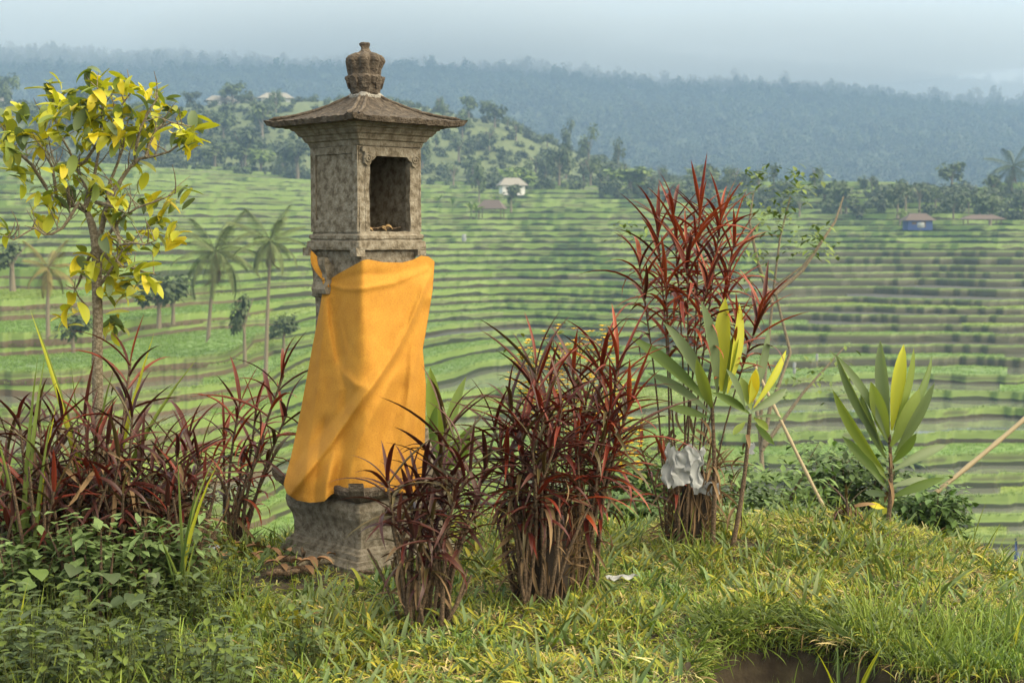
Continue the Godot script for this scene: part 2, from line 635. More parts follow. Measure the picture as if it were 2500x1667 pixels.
	for it in [["rice_crop", rice, ricec, "young green rice standing in the terraced paddies", "rice"], ["rice_seedlings", seed_l, seed_c, "rows of rice seedlings standing in flooded paddies", "seedlings"], ["bund_grass", bund, bundc, "rough grass along the edges of the terraces", "grass"]]:
		var o := scatter(it[0], tuft_mesh(14 if it[0] != "rice_seedlings" else 7, 0.5, 1.0, 0.06 if it[0] != "rice_seedlings" else 0.08), it[1], it[2], self)
		tag(o, it[3], it[4], "", "stuff")

func tuft_mesh(n: int, spread: float, h: float, w: float) -> ArrayMesh:
	var mb := Mb.new()
	for i in n:
		var a := rng.randf() * TAU
		var r := sqrt(rng.randf()) * spread * 0.7
		var b := Vector3(cos(a) * r, 0, sin(a) * r)
		var f := Vector3(cos(a) * 0.4 + rr(-.3, .3), 1.0, sin(a) * 0.4 + rr(-.3, .3))
		var k := rr(0.75, 1.2)
		mb.leaf(b, f, Vector3(cos(a), 0.1, sin(a)).rotated(Vector3.UP, rr(-1, 1)), h * rr(0.6, 1.05), w * rr(0.8, 1.4), rr(0.4, 1.1), 0.2, 3, Color(k * 0.85, k * 0.85, k * 0.8), Color(k, k, k), 1)
	return mb.mesh(M.grass)

# ---------- hills
func crest(u: float) -> float:
	return pl([[-0.6, 70], [-0.36, 58], [-0.2, 58], [-0.1, 60], [-0.05, 57], [0.0, 50], [0.05, 36], [0.1, 27], [0.2, 13], [0.36, 4], [0.6, 0]], u)

func ridge_y(u: float, d: float) -> float:
	var b := field_y(u, minf(d, 450.0))
	b = minf(b, crest(u) - 1.0)
	var k := smoothstep(448.0, 640.0, d)
	var y := lerpf(b - (1.6 if d < 448.0 else 0.3), crest(u), k)
	if d > 640.0: y -= (d - 640.0) * 0.22
	return y + 2.5 * n2(u * d * 0.012, d * 0.012) * k

func wood_y(u: float, d: float) -> float:
	var top := pl([[-0.7, 248], [-0.36, 240], [-0.1, 228], [0.0, 218], [0.05, 209], [0.1, 202], [0.16, 196], [0.25, 184], [0.36, 168], [0.7, 145]], u)
	var k := smoothstep(850.0, 2050.0, d)
	var y := lerpf(-6.0, top, k)
	if d > 2050.0: y -= (d - 2050.0) * 0.3
	return y + (14.0 * n2(u * d * 0.0035, d * 0.0025) + 5.0 * n2(u * d * 0.012, d * 0.012)) * k

func mount_y(u: float, d: float) -> float:
	var top := pl([[-0.7, 520], [-0.36, 505], [-0.1, 505], [0.05, 495], [0.15, 450], [0.25, 415], [0.36, 385], [0.7, 350]], u)
	var k := smoothstep(2100.0, 4000.0, d)
	return lerpf(-10.0, top, k) + 30.0 * n2(u * d * 0.0014, d * 0.0013) * k

func fan(u0: float, u1: float, nu: int, ds: Array, f: Callable, mat: Material) -> ArrayMesh:
	var mb := Mb.new()
	var rows := []
	for d in ds:
		var row := []
		for j in nu + 1:
			var u := lerpf(u0, u1, j / float(nu))
			row.append(Vector3(u * d, f.call(u, d), -d))
		rows.append(row)
	mb.grid(rows)
	return mb.mesh(mat)

func steps(a: float, b: float, s: float) -> Array:
	var r := []
	var d := a
	while d <= b:
		r.append(d)
		d += s
	return r

func hills() -> void:
	one("hillside", fan(-0.85, 0.85, 220, steps(400, 800, 8), ridge_y, M.plain_ground), "green slope rising behind the terraces to the village", "hillside", Vector3.ZERO, "", "structure")
	one("wooded_hill", fan(-0.9, 0.9, 210, steps(780, 2400, 27), wood_y, M.hill_ground), "wooded hill in blue haze across the valley on the right", "hill", Vector3.ZERO, "", "structure")
	one("mountain", fan(-0.9, 0.9, 160, steps(2000, 4080, 40), mount_y, M.hill_ground), "dim blue mountain slope vanishing into low cloud", "mountain", Vector3.ZERO, "", "structure")
	var crowns := []
	for i in 4:
		crowns.append(crown_mesh(150, 0.32, [1.0, 1.25, 0.8, 1.0][i], 300 + i))
	var w := [[], [], [], []]
	var t := [[], [], [], []]
	for i in 31000:
		var u := rr(-0.62, 0.62)
		var d := sqrt(rr(800.0 * 800.0, 2100.0 * 2100.0))
		if rng.randf() < 0.12 + 0.3 * maxf(0.0, n2(u * d * 0.009, d * 0.009)): continue
		var v := rng.randi() % 4
		var s := (rr(4.0, 8.0) if rng.randf() > 0.06 else rr(8.0, 10.5)) * (1.0 + 0.4 * n2(u * d * 0.02, d * 0.02))
		w[v].append(Transform3D(Basis(Vector3.UP, rng.randf() * TAU).scaled(Vector3(s, s * rr(0.9, 1.3), s)), Vector3(u * d, wood_y(u, d) + s * 0.4, -d)))
		var b := rr(0.55, 1.35)
		t[v].append(Color(.040 * b, .062 * b, .024 * b))
	for i in 8000:
		var u := rr(-0.6, 0.6)
		var d := sqrt(rr(2300.0 * 2300.0, 4050.0 * 4050.0))
		var v := rng.randi() % 4
		var s := rr(12.0, 22.0)
		w[v].append(Transform3D(Basis(Vector3.UP, rng.randf() * TAU).scaled(Vector3(s, s * rr(0.8, 1.1), s)), Vector3(u * d, mount_y(u, d) + s * 0.3, -d)))
		var b := rr(0.6, 1.3)
		t[v].append(Color(.036 * b, .055 * b, .024 * b))
	var wood := Node3D.new()
	wood.name = "far_forest"
	add_child(wood)
	tag(wood, "dense hazy forest covering the hills across the valley", "forest", "", "stuff")
	for v in 4:
		scatter("forest_crowns", crowns[v], w[v], t[v], wood)

func crown_mesh(n: int, size: float, tall: float, sd: int, nb := 7) -> ArrayMesh:
	# leaf clumps spread through several uneven lobes; unit radius, centre at 0.9
	var r := RandomNumberGenerator.new()
	r.seed = sd
	var lob := []
	for i in nb:
		var a := r.randf() * TAU
		var q := r.randf_range(0.15, 0.62)
		lob.append([Vector3(cos(a) * q, r.randf_range(0.35, 1.35) * tall, sin(a) * q), r.randf_range(0.3, 0.55)])
	var mb := Mb.new()
	for i in n:
		var l: Array = lob[r.randi() % nb]
		var dir := Vector3(r.randfn(), r.randfn() * 0.9, r.randfn()).normalized()
		var p: Vector3 = l[0] + dir * l[1] * pow(r.randf(), 0.35)
		var f := (dir + Vector3(r.randf_range(-.8, .8), r.randf_range(-.9, .3), r.randf_range(-.8, .8))).normalized()
		var k := r.randf_range(0.65, 1.35)
		var s := size * r.randf_range(0.6, 1.3)
		mb.leaf(p - f * s * 0.4, f, (dir + Vector3.UP * 0.6).normalized(), s, s * 0.7, 0.5, -0.25, 2, Color(k, k, k), Color(k * 1.1, k * 1.08, k), 0)
	return mb.mesh(M.foliage)

# ---------- the stone shrine
const SH_D := 6.0
var sh_at := Vector3.ZERO
const SH_TURN := 0.768

func sy(py: float) -> float:
	return pt(900, py, 5.87).y

func rough_stone(p: Vector3, amp := 0.0035) -> Vector3:
	return p + Vector3(n3(p, 28.0), n3(p + Vector3(5, 0, 0), 28.0), n3(p + Vector3(0, 9, 0), 28.0)) * amp + Vector3(n3(p, 7.0), 0, n3(p + Vector3(3, 3, 3), 7.0)) * amp * 1.2

func square(mb: Mb, prof: Array, ch := 0.006, amp := 0.0035) -> void:
	# a square, chamfered moulding: prof = [half side, y] from bottom to top
	var fine := []
	for i in prof.size() - 1:
		var a: Array = prof[i]
		var b: Array = prof[i + 1]
		var n := maxi(1, int(Vector2(b[0] - a[0], b[1] - a[1]).length() / 0.03))
		for k in n + (1 if i == prof.size() - 2 else 0):
			fine.append([lerpf(a[0], b[0], k / float(n)), lerpf(a[1], b[1], k / float(n)), i])
	for i in fine.size() - 1:
		for s in 4:
			var ang := s * PI / 2.0
			var rows := []
			for e in [fine[i], fine[i + 1]]:
				var h: float = e[0]
				var c := minf(ch, h * 0.3)
				var row := []
				var m := 12
				for k in m + 1:
					row.append(rough_stone(Vector3(lerpf(-h + c, h - c, k / float(m)), e[1], h).rotated(Vector3.UP, ang), amp))
				row.append(rough_stone(Vector3(h, e[1], h - c).rotated(Vector3.UP, ang), amp))
				rows.append(row)
			mb.grid(rows)
	for top in [0, 1]:
		var e: Array = fine[fine.size() - 1] if top else fine[0]
		var rows := []
		for i in 9:
			var row := []
			for k in 9:
				row.append(rough_stone(Vector3(lerpf(-e[0], e[0], k / 8.0), e[1], lerpf(-e[0], e[0], i / 8.0)), amp * 0.6))
			rows.append(row)
		mb.grid(rows)

func slab(mb: Mb, x0: float, x1: float, y0: float, y1: float, z0: float, z1: float, amp := 0.003) -> void:
	var lo := Vector3(x0, y0, z0)
	var hi := Vector3(x1, y1, z1)
	for ax in 3:
		var b := (ax + 1) % 3
		var c := (ax + 2) % 3
		var nb := maxi(1, int((hi[b] - lo[b]) / 0.025))
		var nc := maxi(1, int((hi[c] - lo[c]) / 0.025))
		for sg in 2:
			var rows := []
			for i in nb + 1:
				var row := []
				for k in nc + 1:
					var p := Vector3.ZERO
					p[ax] = hi[ax] if sg else lo[ax]
					p[b] = lerpf(lo[b], hi[b], i / float(nb))
					p[c] = lerpf(lo[c], hi[c], k / float(nc))
					row.append(rough_stone(p, amp))
				rows.append(row)
			mb.grid(rows)

func plate(mb: Mb, poly: PackedVector2Array, z0: float, z1: float, x: Transform3D) -> void:
	# an outline with thickness
	var idx := Geometry2D.triangulate_polygon(poly)
	for z in [z0, z1]:
		var s := mb.v.size()
		for p in poly: mb.add(x * Vector3(p.x, p.y, z))
		for i in range(0, idx.size(), 3): mb.tri(s + idx[i], s + idx[i + 1], s + idx[i + 2])
	for i in poly.size():
		var a := poly[i]
		var b := poly[(i + 1) % poly.size()]
		var q := []
		for e in [[a, z0], [b, z0], [b, z1], [a, z1]]:
			q.append(mb.add(x * Vector3(e[0].x, e[0].y, e[1])))
		mb.quad(q[0], q[1], q[2], q[3])

func shrine() -> void:
	sh_at = pt(900, 1390, SH_D)
	sh_at.y = 0.0
	var o := thing("stone_shrine", "weathered stone shrine with a small open niche and pyramid roof, wrapped in cloth", "shrine", sh_at)
	o.rotation.y = SH_TURN
	var f := 1.0 / (578.0 * 1.405 * 2.0)
	# plinth
	var mb := Mb.new()
	square(mb, [[.275, -0.12], [.278, .02], [.270, .034], [.266, .046], [.257, .049], [.255, .07], [.243, .076], [.240, .086], [.231, .092], [.229, .15], [.235, .185], [.248, .212], [.254, .245], [.250, .27], [.240, .282]], 0.008, 0.0032)
	part("plinth", mb.mesh(M.stone), o)
	mb = Mb.new()
	square(mb, [[.240, .283], [.252, .288], [.262, .298], [.274, .312], [.278, .334], [.272, .343], [.24, .348]], 0.010, 0.004)
	# upturned corners of the cap slab
	part("plinth_cap", mb.mesh(M.stone_dark), o)
	for s in 4:
		mb = Mb.new()
		var poly := PackedVector2Array([Vector2(-0.012, 0.0), Vector2(0.05, 0.004), Vector2(0.066, 0.03), Vector2(0.07, 0.062), Vector2(0.058, 0.05), Vector2(0.035, 0.03), Vector2(-0.012, 0.026)])
		plate(mb, poly, -0.03, 0.03, Transform3D(Basis(Vector3.UP, PI / 4 + s * PI / 2), Vector3(0, .316, 0)) * Transform3D(Basis(), Vector3(.338, 0, 0)))
		part("corner_ornament", mb.mesh(M.stone_dark), o)
	# stepped foot and shaft, mostly behind the cloth
	mb = Mb.new()
	square(mb, [[.208, .346], [.208, .43], [.200, .436], [.198, .47], [.195, .478], [.188, .50], [.186, .545], [.178, .552], [.176, .59], [.160, .60], [.160, .80], [.166, .805], [.170, .83], [.166, .855], [.158, .862], [.156, 1.10], [.165, 1.106], [.168, 1.118], [.158, 1.124], [.152, 1.13], [.150, 1.27], [.154, 1.285], [.154, sy(606)]], 0.006, 0.0035)
	part("shaft", mb.mesh(M.stone), o)
	# carved wings on the left and back sides of the shaft
	for s in [0, 1]:
		mb = Mb.new()
		var poly := PackedVector2Array([Vector2(0, 0), Vector2(.044, .0), Vector2(.050, .02), Vector2(.040, .05), Vector2(.042, .09), Vector2(.052, .12), Vector2(.050, .152), Vector2(.034, .150), Vector2(.018, .128), Vector2(0, .115)])
		var x := Transform3D(Basis(Vector3.UP, PI * (1.0 if s == 0 else 0.5)), Vector3(0, sy(718), 0)) * Transform3D(Basis(), Vector3(.153, 0, 0))
		plate(mb, poly, 0.02 if s == 0 else -0.115, 0.115 if s == 0 else -0.02, x)
		part("carved_wing", mb.mesh(M.stone), o)
	# sill mouldings under the chamber
	mb = Mb.new()
	var y0 := sy(612)
	var y1 := sy(565)
	var k := y1 - y0
	square(mb, [[.164, y0], [.1795, y0 + .05 * k], [.181, y0 + .2 * k], [.179, y0 + .48 * k], [.170, y0 + .52 * k], [.168, y0 + .58 * k], [.1735, y0 + .62 * k], [.1745, y0 + .78 * k], [.170, y0 + .84 * k], [.164, y0 + .88 * k], [.1625, y0 + k]], 0.005)
	part("sill", mb.mesh(M.stone), o)
	# corner blocks that hang below the sill
	for s in 4:
		mb = Mb.new()
		var c := Vector3(.162, 0, .162).rotated(Vector3.UP, s * PI / 2)
		slab(mb, c.x - .028, c.x + .016, y0 - .022, y0 + .012, c.z - .028, c.z + .016)
		part("corner_block", mb.mesh(M.stone), o)
	# chamber: three walls, two jambs, lintel, so that the niche is a real hollow
	var ya := y1 - 0.002
	var yb := sy(358)
	var h := .1605
	mb = Mb.new()
	slab(mb, -h, h, ya, yb, -h, -h + .03)
	slab(mb, -h, -h + .03, ya, yb, -h + .031, h - .001)
	slab(mb, h - .03, h, ya, yb, -h + .031, h - .001)
	part("chamber_wall", mb.mesh(M.stone), o)
	# raised borders round the panel on the two blank sides
	mb = Mb.new()
	for s in [1, 3]:
		var x := Transform3D(Basis(Vector3.UP, s * PI / 2), Vector3.ZERO)
		for q in [[-h + .001, -h + .034, ya, yb], [h - .034, h - .001, ya, yb], [-h + .035, h - .035, ya, ya + .05], [-h + .035, h - .035, yb - .03, yb]]:
			var bx := Mb.new()
			slab(bx, q[0], q[1], q[2], q[3], h + .001, h + .008, 0.0015)
			var s0 := mb.v.size()
			for p in bx.v: mb.add(x * p)
			for t in bx.t: mb.t.append(t + s0)
	part("panel_border", mb.mesh(M.stone), o)
	var oy1 := sy(378)
	mb = Mb.new()
	slab(mb, -h + .031, -h + .054, ya, yb, h - .03, h)
	part("jamb", mb.mesh(M.stone), o)
	mb = Mb.new()
	slab(mb, h - .052, h - .031, ya, yb, h - .03, h)
	part("jamb", mb.mesh(M.stone), o)
	mb = Mb.new()
	slab(mb, -h + .055, h - .053, oy1 + .012, yb, h - .029, h)
	part("lintel", mb.mesh(M.stone), o)
	# carved frieze with a scroll at each side of the opening
	for sg in [-1.0, 1.0]:
		mb = Mb.new()
		var top := yb - .004
		var pts := [[0.0, top], [h * .93, top], [h * .97, top - .012], [h * .93, top - .022], [h * .90, top - .018], [h * .86, top - .026], [h * .90, top - .045], [h * .88, top - .066], [h * .78, top - .078], [h * .69, top - .070], [h * .66, top - .056], [h * .58, top - .050], [h * .50, top - .036], [0.0, top - .036]]
		var poly := PackedVector2Array()
		for p in pts: poly.append(Vector2(p[0] * sg, p[1]))
		plate(mb, poly, h + .001, h + .014, Transform3D())
		var sc := []
		var rr_ := []
		for i in 20:
			var a := i * 0.55
			var r := .019 * (1.0 - i / 22.0)
			sc.append(Vector3(sg * (h * .78 + cos(a) * r), top - .048 + sin(a) * r, h + .015))
			rr_.append(.0045)
		mb.tube(sc, rr_, 6)
		part("frieze", mb.mesh(M.stone), o)
	# cornice, stepping out under the roof
	mb = Mb.new()
	var ct := sy(300)
	k = ct - yb
	var prof := [[.160, yb - .001]]
	var outs := [.168, .172, .184, .190, .203, .210, .224, .236]
	for i in outs.size():
		var a := yb + k * i / float(outs.size())
		prof.append([outs[i], a + k * .02])
		prof.append([outs[i] + .003, a + k / outs.size() * .8])
	prof.append([.242, ct])
	square(mb, prof, 0.005, 0.003)
	part("cornice", mb.mesh(M.stone), o)
	# roof: four slopes with ribbed surface, worn eaves and raised hips
	var ya0 := sy(306)
	var yap := sy(229)
	var roof := Node3D.new()
	roof.name = "roof"
	o.add_child(roof)
	mb = Mb.new()
	for s in 4:
		var rows := []
		var cols := []
		for i in 31:
			var t := i / 30.0
			var half := lerpf(.303, .052, t)
			var y := lerpf(ya0 + .012, yap, t) - .013 * sin(PI * t) + .010 * pow(1.0 - t, 3.0)
			var row := []
			var crow := []
			for j in 61:
				var q := lerpf(-1.0, 1.0, j / 60.0)
				var p := Vector3(q * half, y, half)
				p.y += .008 * pow(absf(q), 8.0) * (1.0 - t)
				p.y += .0022 * n2(q * half * 160.0, s * 10.0 + i * 0.12) + .003 * n2(q * half * 40.0, t * 6.0 + s * 7.0)
				if i == 0: p.z += .006 * n2(q * 16.0, s * 4.0) ; 
				if i == 0: p.y += .004 * n2(q * 12.0, s * 8.0)
				p = p.rotated(Vector3.UP, s * PI / 2)
				row.append(p)
				var br := 0.68 + 0.6 * n2(q * half * 120.0, s * 10.0 + t * 1.5)
				var cc := Color(br, br * .97, br * .93)
				# grey-white lichen crusts, as on the front right slope
				var li := n2(q * half * 75.0 + s * 31.0, t * 17.0) + 0.6 * n2(q * half * 190.0, t * 45.0)
				var place := 0.0
				if s == 0: place = exp(-pow((q * half + .03) / .09, 2.0) - pow((t - .22) / .13, 2.0))
				if s == 3: place = 0.55 * exp(-pow((q * half - .06) / .07, 2.0) - pow((t - .2) / .1, 2.0))
				if li > 0.46 - 0.42 * place: cc = cc.lerp(Color(6.5, 6.8, 6.6), clampf((li - .46 + .42 * place) * 9.0, 0, 0.9))
				crow.append(cc)
			rows.append(row)
			cols.append(crow)
		mb.grid(rows, cols)
		# eave edge and soffit
		var e0 := []
		var e1 := []
		var e2 := []
		for j in 61:
			var q := lerpf(-1.0, 1.0, j / 60.0)
			e0.append(rows[0][j])
			e1.append(rough_stone(Vector3(q * .292, ya0 + .001, .294).rotated(Vector3.UP, s * PI / 2), .005) + Vector3(0, .008 * pow(absf(q), 8.0), 0))
			e2.append(Vector3(q * .235, ya0 + .002, .235).rotated(Vector3.UP, s * PI / 2))
		mb.grid([e0, e1])
		mb.grid([e1, e2])
	part("roof_slab", mb.mesh(M.stone_dark), roof)
	for s in 4:
		mb = Mb.new()
		for off in [-0.016, 0.016]:
			var p := []
			var r := []
			for i in 16:
				var t := i / 15.0
				var half := lerpf(.300, .056, t)
				var y := lerpf(ya0 + .012, yap, t) - .013 * sin(PI * t) + .010 * pow(1.0 - t, 3.0) + .008 * (1.0 - t)
				p.append(Vector3(half + off * (1.0 - t * .4) - absf(off) * 1.0, y + .002 + .002 * n2(i * 1.7, s * 5.0), half - off * (1.0 - t * .4) - absf(off) * 1.0).rotated(Vector3.UP, s * PI / 2))
				r.append(.0006 if i == 0 else .0075 + .0025 * n2(i * 2.0, s + off * 90.0))
			mb.tube(p, r, 6)
		part("hip_ridge", mb.mesh(M.stone_dark), roof)
	mb = Mb.new()
	square(mb, [[.060, yap - .012], [.060, yap + .002], [.052, yap + .012], [.044, yap + .022], [.036, yap + .024]], .012, .004)
	part("mortar_collar", mb.mesh(M.mortar), roof)
	# finial: a fluted crown with a ring of carved leaves and a stub on top
	var fin := Node3D.new()
	fin.name = "finial"
	o.add_child(fin)
	var g := .000706
	var zy := func(z: float) -> float: return yap + (408.0 - z) * g
	var pr := [[60, 412, 0], [82, 396, 0], [84, 384, .03], [88, 366, .06], [97, 340, .10], [110, 312, .13], [114, 298, .13], [104, 288, .06], [92, 278, .12], [98, 250, .16], [106, 222, .18], [111, 200, .20], [107, 182, .20], [92, 166, .22], [68, 156, .22], [42, 150, .12], [34, 146, .05], [26, 134, .03], [23, 120, .03], [27, 106, .03], [28, 94, 0.02], [20, 90, 0], [0, 89, 0]]
	mb = Mb.new()
	var rows := []
	for i in pr.size() - 1:
		for q in 3:
			var t := q / 3.0
			var e0: Array = pr[i]
			var e1: Array = pr[i + 1]
			var rad: float = lerpf(e0[0], e1[0], t) * g
			var am: float = lerpf(e0[2], e1[2], t)
			var row := []
			for j in 65:
				var a := TAU * j / 64.0
				var lobes := absf(cos(a * 4.0 + 0.3))
				var r := rad * (1.0 + am * 2.0 * (pow(lobes, .6) - 0.8))
				row.append(rough_stone(Vector3(cos(a) * r, zy.call(lerpf(e0[1], e1[1], t)), sin(a) * r), .0045))
			rows.append(row)
	mb.grid(rows)
	part("crown", mb.mesh(M.stone_dark), fin)
	for i in 8:
		mb = Mb.new()
		var poly := PackedVector2Array([Vector2(-.011, 0), Vector2(.011, 0), Vector2(.019, .022), Vector2(.016, .042), Vector2(.004, .052), Vector2(-.004, .052), Vector2(-.016, .042), Vector2(-.019, .022)])
		plate(mb, poly, -.004, .006, Transform3D(Basis(Vector3.UP, i * PI / 4 + .2), Vector3(0, zy.call(360.0), 0)) * Transform3D(Basis(Vector3.RIGHT, 0.28), Vector3(0, 0, .064)))
		part("carved_leaf", mb.mesh(M.stone_dark), fin)
	# old offerings left in the niche
	var inside := Transform3D(Basis(Vector3.UP, SH_TURN), sh_at)
	for i in 9:
		mb = Mb.new()
		var p := Vector3(rr(-.09, .07), y1 + .006 + rr(0, .012), rr(.05, .12))
		var a := rr(-.6, .6)
		if i < 6:
			var q := []
			var r := []
			var l := rr(.05, .12)
			for t in 5:
				q.append(inside * (p + Vector3(cos(a), .10 * rng.randf(), sin(a)) * (t / 4.0 - .5) * l + Vector3(0, rr(0, .006), 0)))
				r.append(rr(.002, .004))
			mb.tube(q, r, 5)
			one("dry_twig", mb.mesh(M.dead_wood), "dry twig lying on the floor of the stone niche", "twig", Vector3.ZERO, "dry twigs in the niche")
		else:
			mb.leaf(inside * p, Vector3(cos(a), .5, sin(a)), Vector3(0, 1, .4), .05, .028, 1.2, .5, 4, Color(.26, .17, .08), Color(.34, .23, .12))
			one("withered_leaf", mb.mesh(M.dry), "withered brown offering leaf on the floor of the niche", "leaf", Vector3.ZERO, "withered leaves in the niche")

# ---------- the cloth
func dist_line(p: Vector2, line: Array) -> Vector2:
	# (distance with its side as sign, place along 0..1)
	var best := 1e9
	var sgn := 1.0
	var along := 0.0
	for i in line.size() - 1:
		var a := Vector2(line[i][0], line[i][1])
		var b := Vector2(line[i + 1][0], line[i + 1][1])
		var t := clampf((p - a).dot(b - a) / (b - a).length_squared(), 0, 1)
		var q := a + (b - a) * t
		if p.distance_to(q) < best:
			best = p.distance_to(q)
			sgn = signf((b - a).cross(p - a))
			along = (i + t) / (line.size() - 1)
	return Vector2(best * (sgn if sgn != 0.0 else 1.0), along)

const FOLDS := [
	# line (measured across the cloth), height in metres, width on its left-hand and right-hand side, fade in, fade out
	[[[1056, 650], [1010, 770], [965, 860], [915, 935], [862, 1005], [800, 1092], [705, 1212]], 0.024, 46.0, 10.0, .08, .0],
	[[[1050, 640], [990, 790], [925, 890], [865, 965], [800, 1040], [725, 1120], [690, 1170]], -0.008, 16.0, 22.0, .1, .1],
	[[[796, 700], [802, 800], [815, 870], [836, 912], [865, 938], [898, 948], [930, 925]], 0.012, 26.0, 12.0, .05, .5],
	[[[797, 700], [812, 800], [824, 880], [845, 950], [840, 1010], [812, 1060]], -0.013, 14.0, 20.0, .1, .3],
	[[[792, 705], [786, 820], [772, 960], [752, 1100], [738, 1220]], 0.011, 18.0, 26.0, .1, .0],
	[[[1052, 690], [1032, 800], [1008, 900], [990, 1010], [980, 1200]], 0.012, 15.0, 22.0, .1, .0],
	[[[1050, 720], [1030, 850], [1016, 1000], [1008, 1200]], -0.009, 12.0, 14.0, .1, .0],
	[[[985, 870], [940, 960], [895, 1040], [860, 1120], [846, 1200]], 0.010, 24.0, 14.0, .2, .0],
	[[[1000, 900], [960, 1000], [930, 1090], [915, 1200]], -0.008, 18.0, 18.0, .2, .0],
	[[[796, 692], [840, 706], [882, 706], [960, 692], [1052, 652]], 0.0045, 5.0, 7.0, .03, .03],
	[[[796, 695], [840, 680], [880, 670], [960, 668], [1040, 650]], -0.004, 12.0, 14.0, .1, .1],
	[[[800, 1000], [780, 1080], [768, 1220]], -0.010, 14.0, 16.0, .3, .0],
]

func cloth_point(s: float, v: float) -> Vector3:
	var top := pl([[0, 692], [.12, 668], [.33, 635], [.38, 633], [.52, 640], [.7, 641], [.8, 634], [.88, 624], [.95, 626], [1, 638]], s)
	var bot := pl([[0, 1180], [.03, 1205], [.10, 1221], [.2, 1227], [.30, 1224], [.35, 1207], [.44, 1197], [.56, 1194], [.64, 1196], [.85, 1203], [1, 1200]], s)
	var py := lerpf(top, bot, v)
	var xl := pl([[630, 800], [690, 790], [743, 782], [858, 760], [995, 735], [1110, 711], [1187, 690], [1230, 689]], py)
	var xr := pl([[620, 1058], [640, 1061], [710, 1056], [820, 1038], [852, 1032], [940, 1040], [1094, 1037], [1200, 1029], [1230, 1028]], py)
	var px := lerpf(xl, xr, s)
	var half := pl([[620, .178], [700, .182], [900, .192], [1100, .215], [1230, .236]], py)
	# on the left the hem hangs out over the edge of the plinth cap, on the right it lies on top of it
	half = lerpf(half, half + lerpf(.085, .012, smoothstep(.30, .40, s)), smoothstep(1020.0, 1190.0, py))
	var zc := half * 1.405
	var xm := (px - 900.0) / 578.0
	var xc := -half * .165
	var k := pl([[620, .010], [760, .016], [900, .040], [1230, .075]], py)
	zc += k * .55
	var zl := zc - 1.22 * (xc - xm)
	var zr := zc - .79 * (xm - xc)
	var z := -k * log(exp(-(zl - .3) / k) + exp(-(zr - .3) / k)) + .3
	var h := 0.0
	for f in FOLDS:
		var q := dist_line(Vector2(px, py), f[0])
		var w: float = f[2] if q.x > 0.0 else f[3]
		var a: float = f[1] * exp(-pow(absf(q.x) / w, 1.45))
		if f[4] > 0.0: a *= smoothstep(0.0, f[4], q.y)
		if f[5] > 0.0: a *= 1.0 - smoothstep(1.0 - f[5], 1.0, q.y)
		h += a * 2.2
	# fine tension creases fanning out from the knot and from the right-hand shoulder
	for i in 9:
		var e := Vector2(700.0 + i * 26.0, 1220.0 - i * 34.0)
		var o := Vector2(797, 700)
		var t := clampf((Vector2(px, py) - o).dot(e - o) / (e - o).length_squared(), 0, 1)
		var q := Vector2(px, py).distance_to(o.lerp(e, t) + Vector2(9.0 * sin(t * 5.0 + i), 0))
		h += .0040 * (0.5 + 0.5 * sin(i * 7.3)) * exp(-pow(q / (4.0 + 7.0 * t), 1.6)) * smoothstep(.02, .15, t) * (1.0 - smoothstep(.55, .9, t)) * (1.0 if i % 2 else -.8)
	for i in 10:
		var e := Vector2(850.0 + i * 19.0, 1200.0)
		var o := Vector2(1050, 655)
		var t := clampf((Vector2(px, py) - o).dot(e - o) / (e - o).length_squared(), 0, 1)
		var q := Vector2(px, py).distance_to(o.lerp(e, t) + Vector2(-34.0 * sin(t * PI) + 6.0 * sin(t * 7.0 + i), 0))
		h += .0048 * (0.55 + 0.45 * sin(i * 5.1)) * exp(-pow(q / (4.0 + 8.0 * t), 1.6)) * smoothstep(.03, .2, t) * (1.0 if i % 2 else -.9)
	h += .0030 * n2(px * .03 + py * .012, py * .004)
	# stitched hem
	h += .0022 * exp(-pow((v - .985) / .006, 2.0))
	h += .0022 * n2(px * .012, py * .007) + .0012 * n2(px * .04, py * .02)
	return pt(px, py, SH_D - z - h)

func cloth() -> void:
	var o := thing("orange_cloth", "saffron orange cloth tied round the shrine and hanging in folds", "cloth", sh_at)
	var mb := Mb.new()
	var rows := []
	var nr := 130
	var ns := 110
	for i in nr + 1:
		var row := []
		for j in ns + 1:
			row.append(cloth_point(j / float(ns), i / float(nr)) - sh_at)
		# and on round the back of the shaft
		var a: Vector3 = row[ns]
		var b: Vector3 = row[0]
		for j in range(1, 25):
			var t := j / 25.0
			var q := a.lerp(b, t)
			q.z -= sin(PI * t) * (.20 + .06 * i / nr) + .004 * sin(t * 40.0) * i / nr
			row.append(q)
		row.append(b)
		rows.append(row)
	mb.grid(rows)
	part("drape", mb.mesh(M.cloth), o)
	# the knot and the loose corner that stands up from it
	mb = Mb.new()
	var kn := pt(795, 690, 5.90) - sh_at
	for q in [[Vector3(0, 0, 0), .013], [Vector3(.008, -.012, .004), .012], [Vector3(-.006, .014, .0), .010]]:
		var rws := []
		for i in 7:
			var row := []
			for j in 11:
				var d := Vector3(sin(PI * i / 6.0) * cos(TAU * j / 10.0), cos(PI * i / 6.0), sin(PI * i / 6.0) * sin(TAU * j / 10.0))
				row.append(kn + q[0] + d * q[1] * (1.0 + .25 * sin(j * 2.5 + i)))
			rws.append(row)
		mb.grid(rws)
	part("knot", mb.mesh(M.cloth), o)
	mb = Mb.new()
	var tip := pt(760, 614, 5.90) - sh_at
	mb.leaf(kn, tip - kn, Vector3(.4, .2, 1), (tip - kn).length() * 1.03, .040, .0, -.55, 10, Color.WHITE, Color.WHITE, 3)
	part("loose_corner", mb.mesh(M.cloth), o)

# ---------- plants on the bank
var strap := []
var dry_strap := []
var broad := []
var tleaf := []

